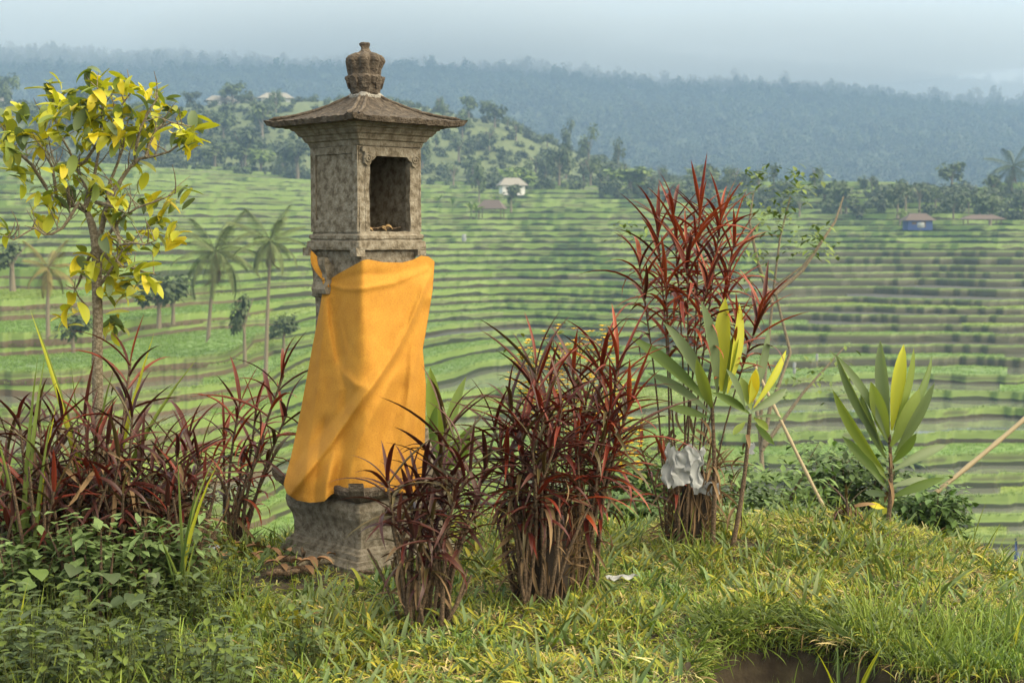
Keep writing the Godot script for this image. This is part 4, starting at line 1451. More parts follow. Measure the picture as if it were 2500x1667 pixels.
func back_shrubs() -> void:
	var sh := [[1560, 8.2, 1330, 1090, .45, "low leafy shrub behind the stump of the tallest cordyline", .085, .14, .035], [1850, 8.6, 1360, 1075, .66, "light green bush below the two-stemmed green cordyline", .10, .16, .045], [2080, 8.8, 1340, 1090, .55, "dark green bush between the two green cordylines", .06, .10, .03], [2270, 8.4, 1380, 1190, .4, "bush on the slope right of the lone green cordyline", .075, .13, .035], [1960, 7.6, 1400, 1230, .5, "low pale-leaved bush just behind the grassy edge", .09, .135, .05], [1480, 7.6, 1350, 1210, .35, "small shrub behind the bushy red cordyline's right side", .07, .12, .03]]
	for s in sh:
		var a := pt(s[0], s[2], s[1])
		var t := pt(s[0], s[3], s[1])
		leafy(s[5], Vector3(a.x, minf(a.y, t.y - .3), a.z), s[4], t.y - a.y, 1600, .07, Color(s[6], s[7], s[8]))
	for s in [[70, 5.5, .30, .52, "dark tangled undergrowth at the foot of the leftmost red cordyline"], [235, 5.6, .26, .46, "dark tangled undergrowth round the base of the young tree"], [400, 5.68, .24, .40, "dark tangled undergrowth under the cordyline next to the slim one"]]:
		leafy(s[4], foot(s[0], s[1]), s[2], s[3], 1700, .045, Color(.085, .095, .032), "undergrowth")
		leafy(s[4].replace("dark tangled", "dry brown") , foot(s[0] + 20, s[1] - .1), s[2] * .9, s[3] * .85, 1300, .05, Color(.12, .08, .045), "dry_undergrowth")
	for s in [[50, 5.05, .26, .34, "green creeper smothering the foot of the leftmost red cordyline"], [245, 4.98, .24, .36, "green creeper climbing up in front of the young tree"], [410, 5.1, .2, .36, "green creeper hanging in front of the dark cordyline near the slim one"]]:
		leafy(s[4], foot(s[0], s[1]), s[2], s[3], 520, .055, Color(.105, .155, .055), "creeper")
	# banana leaves right of the shrine
	var b := pt(1075, 1290, 8.4)
	var o := thing("banana_plant", "pale green banana leaves showing behind the right side of the shrine", "banana plant", b)
	var mb := Mb.new()
	mb.tube([Vector3(0, -.6, 0), Vector3(0, .1, 0), Vector3(.02, .4, 0)], [.06, .05, .035], 8)
	part("stem", mb.mesh(M.green3), o)
	for q in [[1085, 1130, 1130, 915, .11, 1, 0], [1075, 1120, 1050, 900, .10, 1, 0], [1070, 1120, 1020, 1000, .10, 1, 1], [1085, 1150, 1150, 1060, .12, 0, 1], [1065, 1130, 1060, 990, .10, 0, 0]]:
		broad_leaf(o, pt(q[0], q[1], 8.4) - b, pt(q[2], q[3], 8.4 + rr(-.2, .2)) - b, q[4] * 1.0, "green%d" % q[5], q[6], rr(-1.3, 1.3))
	# thin sapling beyond the bank
	b = pt(1862, 1150, 13.0)
	o = thing("slender_sapling", "slender pale sapling with sparse leaf clusters behind the tall red cordyline", "sapling", b)
	for l in [[[1862, 1150], [1855, 1040], [1870, 900], [1890, 700], [1905, 580], [1930, 480]], [[1862, 1100], [1880, 1000], [1930, 860], [1890, 700], [1960, 650], [2000, 600]], [[1885, 740], [1850, 640], [1830, 540], [1840, 470]], [[1866, 1090], [1960, 960], [2060, 850]], [[1858, 1060], [1840, 960], [1850, 880]], [[1890, 720], [1960, 660], [2040, 540], [2060, 480]]]:
		var p := []
		var r := []
		for i in l.size():
			p.append(pt(l[i][0], l[i][1], 13.0 + .1 * i) - b)
			r.append(lerpf(.022, .006, i / float(l.size() - 1)))
		mb = Mb.new()
		mb.tube(p, r, 6)
		part("branch", mb.mesh(M.bark), o)
	var lf := Mb.new()
	for c in [[1930, 470, 34], [1900, 520, 30], [1850, 430, 26], [1820, 480, 22], [1960, 440, 26], [1850, 560, 20], [1860, 620, 26], [1835, 680, 20], [1990, 570, 26], [2010, 610, 22], [1950, 600, 18], [1870, 520, 20], [1545, 560, 16], [1540, 590, 12], [2060, 870, 8], [1985, 900, 14], [1950, 930, 12], [2030, 940, 10], [1900, 960, 8]]:
		for i in int(c[2] * 1.4):
			var p := pt(c[0] + rng.randfn() * 24.0, c[1] + rng.randfn() * 16.0, 13.0 + rr(-.3, .5)) - b
			var a := rng.randf() * TAU
			var q := rr(.7, 1.3)
			lf.leaf(p, Vector3(cos(a), rr(-.5, .3), sin(a)), Vector3.UP, rr(.06, .11), rr(.03, .05), .5, .2, 2, Color(.11 * q, .16 * q, .035 * q), Color(.13 * q, .18 * q, .04 * q))
	var fo := part("foliage", lf.mesh(M.foliage), o)
	fo.set_meta("kind", "stuff")
	# bamboo poles
	for q in [[[1842, 890, 7.6], [1975, 1125, 7.2], .009, "thin bamboo stick leaning behind the two-stemmed green cordyline", [1990, 1190, 7.2]], [[2520, 1008, 8.8], [2300, 1185, 8.5], .014, "pale bamboo pole slanting up out of the right edge", [2240, 1235, 8.5]]]:
		var a := pt(q[0][0], q[0][1], q[0][2])
		var e := pt(q[4][0], q[4][1], q[4][2])
		e += (e - a).normalized() * 0.3
		mb = Mb.new()
		var p := []
		var r := []
		for i in 22:
			p.append(e.lerp(a, i / 21.0) + Vector3(0, -.012 * sin(PI * i / 21.0), 0))
			r.append(q[2] * (1.18 if i % 4 == 0 else 1.0))
		mb.tube(p, r, 8)
		one("bamboo_pole", mb.mesh(M.bamboo), q[3], "pole")

# ---------- far trees, palms, huts and the village
var tone_mats := {}

func tone(c: Color) -> StandardMaterial3D:
	var key := "%.2f %.2f %.2f" % [c.r * 10, c.g * 10, c.b * 10]
	if not tone_mats.has(key):
		var m := std("crown_" + key, c.linear_to_srgb(), 0.6, true, Color(0.4, 0.45, 0.25), 0.35)
		tone_mats[key] = m
	return tone_mats[key]

var crown_kinds := {}
var trunk_me: ArrayMesh
var palm_trunk: ArrayMesh
var frond_me := []

func land_y(u: float, d: float) -> float:
	return field_y(u, d) if d < 445.0 else ridge_y(u, d)

func far_tree(called: String, label: String, px: float, d: float, h: float, w: float, shape: String, col: Color, group: String, lift := 0.0) -> Node3D:
	var u := ux(px)
	var at := Vector3(u * d, land_y(u, d) - 0.2 + lift, -d)
	var o := thing(called, label, "tree", at, group)
	o.rotation.y = rng.randf() * TAU
	part("trunk", trunk_me, o, null, Transform3D(Basis().scaled(Vector3(w * .5, h * .6, w * .5)), Vector3.ZERO))
	var ks: Array = crown_kinds[shape]
	var q := 0.25 if shape != "tall" else 0.12
	part("crown", ks[rng.randi() % ks.size()], o, tone(col), Transform3D(Basis().scaled(Vector3(w * .5, h * (1 - q) / 1.95, w * .5)), Vector3(0, h * q, 0)))
	return o

func palm(label: String, at: Vector3, h: float, l: float, lean: float, col: Color, n := 18, group := "coconut palms among the terraces") -> void:
	var o := thing("coconut_palm", label, "palm", at, group)
	part("trunk", palm_trunk, o, null, Transform3D(Basis(Vector3(1, 0, 0), Vector3(lean, h, 0), Vector3(0, 0, 1)), Vector3(0, -.2, 0)))
	var top := Vector3(lean, h - .2, 0)
	for i in n:
		var az := i * 2.39996 + rr(-.2, .2)
		var el := lerpf(1.35, -.5, pow(i / float(n), .8)) + rr(-.1, .1)
		var f := Vector3(cos(el) * cos(az), sin(el), cos(el) * sin(az))
		part("frond", frond_me[mini(2, int(3.0 * i / n))], o, tone(col), Transform3D(leaf_basis(f, l * rr(.85, 1.1), l), top))
	for i in 4:
		var az := rng.randf() * TAU
		part("dead_frond", frond_me[2], o, tone(Color(.13, .09, .045)), Transform3D(leaf_basis(Vector3(cos(az) * .5, -1.0, sin(az) * .5), l * rr(.5, .8), l * .6), top))

func nth(n: int) -> String:
	if n % 100 in [11, 12, 13]: return "%dth" % n
	return "%d%s" % [n, ["th", "st", "nd", "rd", "th", "th", "th", "th", "th", "th"][n % 10]]

func hut(called: String, label: String, px: float, d: float, w: float, h: float, dep: float, wall: Material, roof: Material, turn: float, open := false) -> void:
	var u := ux(px)
	var at := Vector3(u * d, land_y(u, d) - .1, -d)
	var o := thing(called, label, "hut" if called != "village_house" else "house", at)
	o.rotation.y = turn
	var wh := h * .5
	if open:
		for s in [[-1, -1], [1, -1], [1, 1], [-1, 1]]:
			var mb := Mb.new()
			mb.box(Transform3D(Basis(), Vector3(s[0] * w * .42, wh * .5, s[1] * dep * .42)), Vector3(.18, wh, .18))
			part("post", mb.mesh(wall), o)
	else:
		var mb := Mb.new()
		mb.box(Transform3D(Basis(), Vector3(0, wh * .5 - .3, 0)), Vector3(w * .86, wh + .6, dep * .86))
		part("wall", mb.mesh(wall), o)
		mb = Mb.new()
		mb.box(Transform3D(Basis(), Vector3(w * .1, wh * .42, dep * .43)), Vector3(w * .18, wh * .84, .08))
		part("door", mb.mesh(M.dead_wood), o)
		mb = Mb.new()
		mb.box(Transform3D(Basis(), Vector3(-w * .22, wh * .6, dep * .43)), Vector3(w * .16, wh * .35, .08))
		part("window", mb.mesh(M.dead_wood), o)
	var mb2 := Mb.new()
	var e := []
	for s in [[-1, 1], [1, 1], [1, -1], [-1, -1]]: e.append(Vector3(s[0] * w * .55, wh, s[1] * dep * .58))
	var r0 := Vector3(-w * .28, h, 0)
	var r1 := Vector3(w * .28, h, 0)
	for q in [[e[0], e[1], r1, r0], [e[2], e[3], r0, r1], [e[1], e[2], r1, r1], [e[3], e[0], r0, r0]]:
		var s := mb2.v.size()
		for p in q: mb2.add(p)
		mb2.quad(s, s + 1, s + 2, s + 3)
	var s1 := mb2.v.size()
	for p in e: mb2.add(p + Vector3(0, -.05, 0))
	mb2.quad(s1, s1 + 1, s1 + 2, s1 + 3)
	part("roof", mb2.mesh(roof), o)

func far_banana(label: String, at: Vector3, h: float) -> void:
	var o := thing("banana_plant", label, "banana plant", at, "banana plants by the field hut")
	var mb := Mb.new()
	mb.tube([Vector3(0, -.3, 0), Vector3(.1, h * .45, 0)], [.18, .12], 6)
	part("stem", mb.mesh(M.green0), o)
	for i in 8:
		var az := i * 2.4
		var el := rr(.5, 1.3)
		part("leaf", broad[rng.randi_range(1, 4)], o, M["green%d" % [0, 1, 3][i % 3]], Transform3D(leaf_basis(Vector3(cos(el) * cos(az), sin(el), cos(el) * sin(az)), h * .62, h * .2, rr(-.4, .4)), Vector3(.1, h * .42, 0)))

func distance() -> void:
	for s in [["round", 1.0, .26, 9], ["tall", 1.25, .24, 6], ["loose", 1.0, .20, 5]]:
		var a := []
		for i in 4:
			a.append(crown_mesh(420 if s[0] != "loose" else 240, s[2], s[1], 700 + i * 13 + int(s[2] * 1000), s[3]))
		crown_kinds[s[0]] = a
	var mb := Mb.new()
	mb.tube([Vector3(0, -.1, 0), Vector3(.02, .35, 0), Vector3(-.02, .7, .02), Vector3(0, 1.0, 0)], [.10, .075, .055, .02], 7)
	for i in 5:
		var az := i * 1.3
		mb.tube([Vector3(0, .45 + i * .06, 0), Vector3(cos(az) * .2, .75 + i * .06, sin(az) * .2), Vector3(cos(az) * .45, 1.0 + i * .06, sin(az) * .45)], [.04, .03, .01], 5)
	trunk_me = mb.mesh(M.bark)
	mb = Mb.new()
	var p := []
	var r := []
	for i in 9:
		p.append(Vector3(.25 * pow(i / 8.0 - .5, 2.0), i / 8.0, 0))
		r.append(lerpf(.19, .11, i / 8.0))
	mb.tube(p, r, 8)
	palm_trunk = mb.mesh(M.bark)
	for dr in [.7, 1.2, 1.6]:
		mb = Mb.new()
		var mid := []
		for i in 11:
			var x: float = i / 10.0
			mid.append(Vector3(0, -(1.0 - cos(dr * x)) / dr, sin(dr * x) / dr))
		mb.tube(mid, [.012, .011, .010, .009, .008, .007, .006, .005, .004, .003, .002], 4, Color(1.3, 1.2, .9))
		for i in 21:
			var x: float = .12 + .88 * i / 21.0
			var c := Vector3(0, -(1.0 - cos(dr * x)) / dr, sin(dr * x) / dr)
			for sg in [-1.0, 1.0]:
				var k := rr(.75, 1.25)
				mb.leaf(c, Vector3(sg * 1.0, -.6, .75), Vector3.UP, .24 * sin(PI * (.15 + .8 * x)) + .05, .023, .9, .2, 2, Color(k, k, k), Color(k * 1.1, k * 1.05, k), 1)
		frond_me.append(mb.mesh(M.foliage))
	# palms
	var g1 := Color(.095, .12, .038)
	var put_palm := func(label: String, px: float, py_foot: float, py_crown: float, d: float, spread_px: float, lean_px: float, col: Color, n: int) -> void:
		var a := pt(px, py_foot, d)
		a.y = minf(a.y, field_y(ux(px), d) + 1.5) if d < 445.0 else ridge_y(ux(px), d)
		var t := pt(px + lean_px, py_crown, d)
		palm(label, a, t.y - a.y, spread_px / FOC * d, t.x - a.x, col, n)
	put_palm.call("wide coconut palm with a leaning trunk, left of the shrine", 505, 800, 610, 128, 125, 20, g1, 20)
	put_palm.call("tall coconut palm with a straight pale trunk nearest the shrine's left side", 645, 880, 585, 122, 110, 14, g1, 18)
	put_palm.call("yellowing young palm behind the trunk of the young tree", 112, 715, 650, 118, 85, 4, Color(.17, .14, .04), 13)
	put_palm.call("lone palm standing above the trees at the right edge", 2470, 470, 405, 420, 75, 6, Color(.05, .075, .03), 16)
	# bushes by the palms
	for q in [[385, 150, 6.5, 6, "dark round bush left of the wide coconut palm"], [420, 155, 6.0, 5, "second dark bush beside the wide coconut palm"], [595, 132, 8.0, 4, "narrow shrubby tree between the two coconut palms"], [175, 122, 3.5, 4, "low bush right of the yellowing young palm"], [30, 165, 7.0, 8, "leafy tree at the left edge behind the young tree's branches"], [690, 150, 4.5, 4, "small bush between the tall palm and the shrine"]]:
		far_tree("field_bush", q[4], q[0], q[1], q[2], q[3], "loose" if q[2] > 6.8 else "round", Color(.055, .08, .028), "bushes around the palms")
	# named trees behind the terraces: px, depth, height, width, shape, tone, label
	var dk := Color(.062, .088, .036)  # tree tones lightened, part of the haze put into the colour
	var md := Color(.085, .12, .042)
	var br := Color(.14, .20, .04)
	var nt := [
		[1265, 445, 10.5, 15, "round", br, "broad bright green tree right behind the grey thatched hut"],
		[1536, 432, 9.0, 18, "round", br, "wide bright green tree left of the tall red cordyline's head"],
		[1365, 450, 13.0, 10, "tall", dk, "dark tree between the two bright green round trees"],
		[1330, 470, 11.0, 8, "tall", dk, "slim dark tree at the right shoulder of the bright tree by the hut"],
		[1507, 560, 14.0, 6.5, "tall", dk, "narrow pointed tree on the skyline left of the tall red cordyline"],
		[1436, 560, 16.0, 10, "tall", md, "tall leafy tree in the middle of the hillock's skyline"],
		[1383, 575, 15.0, 7, "tall", dk, "slim dark tree on the skyline above the bright round trees"],
		[1705, 470, 9.0, 9, "round", dk, "round dark tree right behind the head of the tall red cordyline"],
		[1793, 460, 9.0, 8, "loose", dk, "loose dark tree right of the tall red cordyline's head"],
		[1073, 600, 9.5, 4.5, "tall", md, "lone slim tree on the crest just right of the shrine's roof"],
		[1145, 605, 11.0, 10, "round", md, "left one of the two big trees on the hillock's crest"],
		[1190, 608, 10.5, 9, "round", md, "right one of the two big trees on the hillock's crest"],
		[1108, 455, 9.0, 7, "loose", md, "spreading tree on the slope right of the shrine's roof"],
		[1170, 405, 10.5, 5.5, "tall", md, "tall slim tree left of the grey thatched hut"],
		[1248, 372, 8.0, 6.5, "round", dk, "dark bush tree below the grey thatched hut"],
		[2414, 345, 8.5, 9, "round", md, "round tree standing over the long shed at the right"],
		[2325, 352, 7.5, 6, "round", dk, "small dark tree between the blue hut and the long shed"],
		[2195, 348, 5.0, 4.5, "loose", br, "light green bush at the left end of the blue hut"],
		[1950, 372, 6.0, 6, "loose", md, "loose tree on the field edge above the slender sapling"],
		[2050, 380, 9.0, 7, "loose", md, "thin tree on the field edge midway to the blue hut"],
		[20, 640, 17.0, 16, "round", md, "big hazy tree on the skyline at the far left"],
		[590, 640, 8.5, 14, "round", dk, "broad tree among the village roofs on the left ridge"],
		[470, 625, 8.0, 12, "round", dk, "round tree at the left end of the village roofs"],
		[640, 470, 10.0, 11, "round", br, "yellowish bushy tree at the field edge left of the shrine's cornice"]]
	for q in nt:
		far_tree("broadleaf_tree", q[6], q[0], q[1], q[2], q[3], q[4], q[5], "trees behind the terraces")
	# the rest of the tree lines, from left to right
	var zones := [[-40, 735, 46, 450, 630, 8.0, 17.0, "in the tree belt under the village on the left", "trees below the village"], [1000, 1500, 20, 440, 600, 6.0, 13.0, "on the hillock slope right of the shrine", "trees on the hillock"], [1500, 2540, 50, 352, 520, 5.5, 11.0, "in the hazy tree belt along the right field edge", "trees along the right field edge"]]
	for z in zones:
		var xs := []
		for i in z[2]: xs.append(lerpf(z[0], z[1], (i + rng.randf()) / z[2]))
		xs.sort()
		for i in xs.size():
			var d := rr(z[3], z[4])
			if z[0] == 1500: d = pl([[1500, 430], [1850, 385], [2200, 360], [2540, 350]], xs[i]) + pow(rng.randf(), 1.5) * 150.0
			var h := rr(z[5], z[6])
			var sh: String = ["round", "tall", "loose", "round"][rng.randi() % 4]
			var c: Color = [dk, md, dk, md, Color(.08, .11, .03)][rng.randi() % 5]
			far_tree("hillside_tree", "%s tree, %s from the left %s" % [{"round": "rounded", "tall": "upright", "loose": "thin"}[sh], nth(i + 1), z[7]], xs[i], d, h, h * ({"round": 1.0, "tall": .6, "loose": .75}[sh]) * rr(.85, 1.15), sh, c, z[8])
	# scrub between the trees, too dense to count
	var sw := [[], []]
	var sc := [[], []]
	for i in 9000:
		var d := sqrt(rr(350.0 * 350.0, 760.0 * 760.0))
		var u := rr(-.58, .58)
		var edge := pl([[-.42, 452], [-.15, 448], [-.06, 440], [.05, 432], [.16, 388], [.36, 352], [.44, 350]], u)
		if d < edge: continue
		var open := pl([[-.42, .15], [-.17, .15], [-.12, .3], [-.05, .5], [.03, .42], [.09, .2], [.44, .05]], u)
		if d > 560.0 and u < -.1: open += .25
		if rng.randf() < open + .35 * n2(u * d * .03, d * .03): continue
		var s := rr(1.2, 3.4)
		var v := rng.randi() % 2
		sw[v].append(Transform3D(Basis(Vector3.UP, rng.randf() * TAU).scaled(Vector3(s * rr(.9, 1.5), s, s * rr(.9, 1.5))), Vector3(u * d, land_y(u, d) - .4 * s, -d)))
		var b := rr(.6, 1.4)
		sc[v].append(Color(.058 * b, .084 * b, .030 * b))
	var scrub := Node3D.new()
	scrub.name = "hillside_scrub"
	add_child(scrub)
	tag(scrub, "dense scrub and low bushes filling the slopes behind the terraces", "scrub", "", "stuff")
	for v in 2: scatter("scrub_clumps", crown_mesh(150, .34, .9, 900 + v, 6), sw[v], sc[v], scrub)
	# huts
	hut("field_hut", "grey thatched hut at the top of the terraces right of the shrine", 1250, 425, 8.0, 4.6, 5.0, M.white_wall, M.thatch, .25)
	hut("field_hut", "small reddish-roofed hut among the banana plants", 1200, 352, 6.5, 4.4, 4.5, M.dead_wood, M.roof_tile, -.2, true)
	hut("field_hut", "dark-roofed hut with blue front on the right field edge", 2238, 340, 7.0, 3.4, 4.0, M.blue, M.roof_tile, .1)
	hut("long_shed", "long low brown shed under the round tree at the right", 2395, 338, 9.5, 2.2, 3.5, M.dead_wood, M.roof_tile, .05, true)
	for q in [[545, 632, 13, 5.0, 8, "pale-roofed village house, leftmost of the ridge houses", .3], [600, 640, 12, 4.6, 8, "darker village house in the middle of the ridge houses", -.2], [680, 636, 15, 5.6, 9, "large pale-roofed village house nearest the shrine's roof", .1], [10, 640, 12, 5.0, 8, "pale house below the big tree at the far left skyline", .2]]:
		hut("village_house", q[5], q[0], q[1], q[2], q[3], q[4], M.white_wall, M.thatch, q[6])
	# bananas round the reddish hut
	var bi := 0
	for q in [[1070, 375], [1105, 365], [1150, 350], [1163, 345], [1210, 370]]:
		var u := ux(q[0])
		far_banana(["leftmost banana plant near the shrine's niche", "second banana plant from the shrine", "banana plant in front of the reddish hut", "banana plant nearest the reddish hut's posts", "banana plant below the grey thatched hut"][bi], Vector3(u * q[1], field_y(u, q[1]) - .1, -q[1]), rr(3.6, 5.0))
		bi += 1
	# pale sacks, cloths and the blue flag in the fields
	var sacks := [[1133, 300, 550, .9, 1.5, "white scarecrow cloth on a pole below the banana plants", "plastic"], [2246, 336, 524, 1.6, 1.2, "white tarpaulin heap in front of the blue hut", "plastic"], [1943, 165, 770, .35, 1.3, "pale scarecrow rag on a stick right of the small cordyline head", "plastic"], [1998, 175, 752, .3, .9, "second pale rag on a stick among the dark paddies", "plastic"]]
	for q in sacks:
		var u := ux(q[0])
		var at := Vector3(u * q[1], field_y(u, q[1]), -q[1])
		var o := thing("scarecrow_cloth" if q[6] and q[1] != 336 else "tarpaulin", q[5], "cloth", at)
		mb = Mb.new()
		mb.tube([Vector3(0, -.3, 0), Vector3(0, q[4] + .5, 0)], [.04, .03], 5)
		part("pole", mb.mesh(M.bamboo), o)
		mb = Mb.new()
		var rows := []
		for i in 7:
			var row := []
			for j in 13:
				var a := TAU * j / 12.0
				var rad: float = q[3] * .5 * (.35 + .65 * sin(PI * (.2 + .6 * i / 6.0))) * (1.0 + .3 * sin(j * 2.3 + i))
				row.append(Vector3(cos(a) * rad, .4 + q[4] * i / 6.0, sin(a) * rad * .6))
			rows.append(row)
		mb.grid(rows)
		part("cloth", mb.mesh(M.plastic), o)
	var fa := pt(2484, 1405, 96.0)
	var fo := thing("blue_flag", "blue pennant on a pole in the lowest paddies at the right edge", "flag", fa)
	mb = Mb.new()
	mb.tube([Vector3(0, -1.5, 0), Vector3(0, 2.7, 0)], [.03, .02], 6)
	part("pole", mb.mesh(M.bamboo), fo)
	mb = Mb.new()
	var rw := []
	for i in 12:
		var row := []
		for j in 5:
			var w := lerpf(.62, .06, i / 11.0)
			row.append(Vector3(lerpf(-.3, w - .3, j / 4.0) + .1, .1 + 2.5 * i / 11.0, .07 * sin(i * .9 + j * 1.2)))
		rw.append(row)
	mb.grid(rw)
	part("pennant", mb.mesh(M.blue), fo)
	# low cloud that swallows the mountain
	var ci := 0
	for q in [[-1100, 3650, 540, 2900, 270, 900], [500, 3650, 535, 2700, 270, 900], [1700, 3200, 450, 2200, 240, 800], [-200, 3300, 500, 2000, 170, 600], [750, 1900, 226, 2000, 125, 650], [-1300, 3200, 470, 1800, 150, 600], [-700, 1850, 268, 1700, 150, 700], [150, 1880, 262, 1300, 135, 650]]:
		var fv := FogVolume.new()
		fv.name = numbered("low_cloud")
		fv.shape = RenderingServer.FOG_VOLUME_SHAPE_ELLIPSOID
		fv.size = Vector3(q[3], q[4], q[5])
		fv.position = Vector3(q[0], q[2], -q[1])
		var fm := FogMaterial.new()
		fm.density = 0.0020 if ci == 4 else (0.0032 if ci > 5 else 0.0015)
		fm.albedo = Color(0.9, 0.95, 1.0)
		fv.material = fm
		add_child(fv)
		tag(fv, ["bank of low cloud over the left part of the mountain", "bank of low cloud over the middle of the mountain", "bank of low cloud over the mountain's right shoulder", "thin low cloud before the mountain behind the shrine", "thin mist on the crest of the wooded hill", "thin low cloud at the far left of the mountain", "soft low cloud lying on the wooded crest behind the village", "soft low cloud lying on the wooded crest behind the shrine roof"][ci], "cloud", "low cloud on the mountain", "stuff")
		ci += 1

# ---------- litter, bag, weeds
func small_things() -> void:
	# plastic bag caught on the tall cordyline
	var c := pt(1668, 1130, 6.02)
	var mb := Mb.new()
	var rows := []
	for i in 33:
		var row := []
		var t := i / 32.0
		for j in 41:
			var s := j / 40.0 - .5
			var wide := .19 * (.75 + .25 * sin(PI * t)) 
			var ang := s * 2.3
			var p := Vector3(sin(ang) * wide * .5, lerpf(.075, -.085, t) + .03 * n2(s * 5.0, 3.0) - .025 * absf(s) * t, cos(ang) * .06)
			p += Vector3(n2(s * 2.4, t * 1.5), .6 * n2(s * 2.0 + 8.0, t * 1.6), n2(s * 3.0 + 20.0, t * 1.0)) * .035
			p.z += .007 * n2(s * 9.0, t * 1.5)
			row.append(p)
		rows.append(row)
	mb.grid(rows)
	one("plastic_bag", mb.mesh(M.plastic), "crumpled whitish plastic bag caught on the tallest cordyline's stump", "plastic bag", c)
	for q in [[1710, 1190, "small white plastic scrap below the plastic bag", .03], [1740, 1195, "tiny white scrap right of the plastic bag, behind a green stem", .03], [1832, 1095, "little white scrap beside the second green stem", .022]]:
		mb = Mb.new()
		rows = []
		for i in 6:
			var row := []
			for j in 6:
				var p := Vector3((i - 2.5) * q[3] * .35, (j - 2.5) * q[3] * .4, 0)
				row.append(p + Vector3(n3(p + Vector3(q[0], 0, 0), 40), n3(p + Vector3(0, q[0], 0), 40), n3(p + Vector3(0, 0, q[0]), 40) * 1.4) * q[3] * .6)
			rows.append(row)
		mb.grid(rows)
		one("plastic_scrap", mb.mesh(M.plastic), q[2], "litter", pt(q[0], q[1], 6.08))
	# paper scrap and old wood on the grass
	for q in [[1520, 5.32, .13, .035, .5, "white paper scrap lying on the grass right of the bushy cordyline", "paper_scrap", "litter", "plastic"], [505, 5.85, .10, .05, -.4, "whitish torn scrap in the litter left of the shrine", "paper_scrap", "litter", "plastic"]]:
		var at := foot(q[0], q[1]) + Vector3(0, .055, 0)
		mb = Mb.new()
		rows = []
		for i in 9:
			var row := []
			for j in 5:
				var p := Vector3((i / 8.0 - .5) * q[2], 0, (j / 4.0 - .5) * q[3])
				p.y = .02 * n2(i * .7 + q[0], j * .9) + .012
				row.append(p.rotated(Vector3.UP, q[4]))
			rows.append(row)
		mb.grid(rows)
		one(q[6], mb.mesh(M[q[8]]), q[5], q[7], at)
	var chunks := [[770, 5.62, .15, .028, -.5, "largest grey-brown broken stick in the pile before the shrine"], [712, 5.55, .17, .03, -.1, "rotten brown log piece lying across the wood pile"], [700, 5.68, .10, .026, .3, "short dark log end at the back of the wood pile"], [690, 5.5, .13, .022, -.15, "dark lower stick at the front of the wood pile"], [495, 5.98, .12, .014, -.3, "thin brown stick lying left of the shrine near the edge"], [740, 5.7, .06, .012, 1.2, "short upright splinter on top of the wood pile"], [470, 5.8, .1, .016, .2, "brown bark strip beside the whitish scrap"], [895, 5.5, .07, .012, .4, "small reddish chip by the shrine's front corner"]]
	for q in chunks:
		var at := foot(q[0], q[1]) + Vector3(0, .04 if q[3] > .02 else .05, 0)
		mb = Mb.new()
		var p := []
		var r := []
		for i in 8:
			var t := i / 7.0 - .5
			p.append(Vector3(cos(q[4]) * t * q[2], .012 * n2(i * .8, q[0]) + (absf(t) * .05 if q[4] > 1.0 else 0.0), sin(q[4]) * t * q[2]))
			r.append(q[3] * .55 * (1.0 + .35 * n2(i * 1.3, q[0] + 5.0)) * (.75 if i == 7 or i == 0 else 1.0))
		mb.tube(p, r, 7)
		one("wood_piece", mb.mesh(M.bark if q[0] == 770 else M.dead_wood), q[5], "wood", at, "broken wood before the shrine")
	for i in 26:
		var px := rr(640, 800) if i < 16 else rr(440, 620)
		var at := foot(px, rr(5.45, 5.75) if i < 16 else rr(5.7, 5.95)) + Vector3(0, rr(.05, .08), 0)
		mb = Mb.new()
		var a := rng.randf() * TAU
		var k := rr(.6, 1.3)
		mb.leaf(Vector3.ZERO, Vector3(cos(a), .1, sin(a)), Vector3.UP, rr(.05, .09), rr(.022, .035), rr(.4, 1.2), .6, 5, Color(.17 * k, .09 * k, .05 * k), Color(.26 * k, .16 * k, .09 * k))
		one("fallen_leaf", mb.mesh(M.dry), "curled brown leaf in the %s" % ("litter round the wood pile before the shrine" if i < 16 else "litter left of the shrine near the whitish scrap"), "leaf", at, "fallen leaves round the wood pile" if i < 16 else "fallen leaves by the whitish scrap")
	# heart-leaved vine in the lower left corner
	var vine := thing("heart_leaf_vine", "climbing vine with grey-green heart-shaped leaves in the lower left", "vine", foot(220, 4.9))
	var hl := Mb.new()
	var rowh := []
	for i in 9:
		var t := i / 8.0
		var w := .5 * sin(PI * pow(clampf(t * .95 + .05, 0, 1), .62)) * 1.05
		var back := -.18 * sin(PI * minf(1.0, t * 2.5)) * (1.0 if t < .4 else 0.0)
		rowh.append([Vector3(-w, .10 * w - .25 * t * t, t + back), Vector3(-w * .5, .02 - .25 * t * t, t + back * .5), Vector3(0, -.03 - .25 * t * t, t), Vector3(w * .5, .02 - .25 * t * t, t + back * .5), Vector3(w, .10 * w - .25 * t * t, t + back)])
	hl.grid(rowh)
	var heart := hl.mesh(M.green3)
	var base := vine.position
	for q in [[285, 1530, .075], [80, 1420, .06], [330, 1450, .07], [300, 1460, .06], [240, 1640, .07], [160, 1620, .06], [90, 1390, .06], [20, 1450, .06], [150, 1520, .06], [385, 1520, .05], [60, 1560, .06], [200, 1450, .06], [270, 1400, .055], [370, 1400, .05], [30, 1640, .06], [300, 1610, .06], [180, 1380, .06], [110, 1600, .05], [345, 1580, .055], [430, 1560, .05], [400, 1630, .05]]:
		var d := lerpf(5.1, 4.35, clampf((q[1] - 1250.0) / 400.0, 0, 1))
		var at := pt(q[0], q[1], d)
		var a := rr(.3, 2.8)
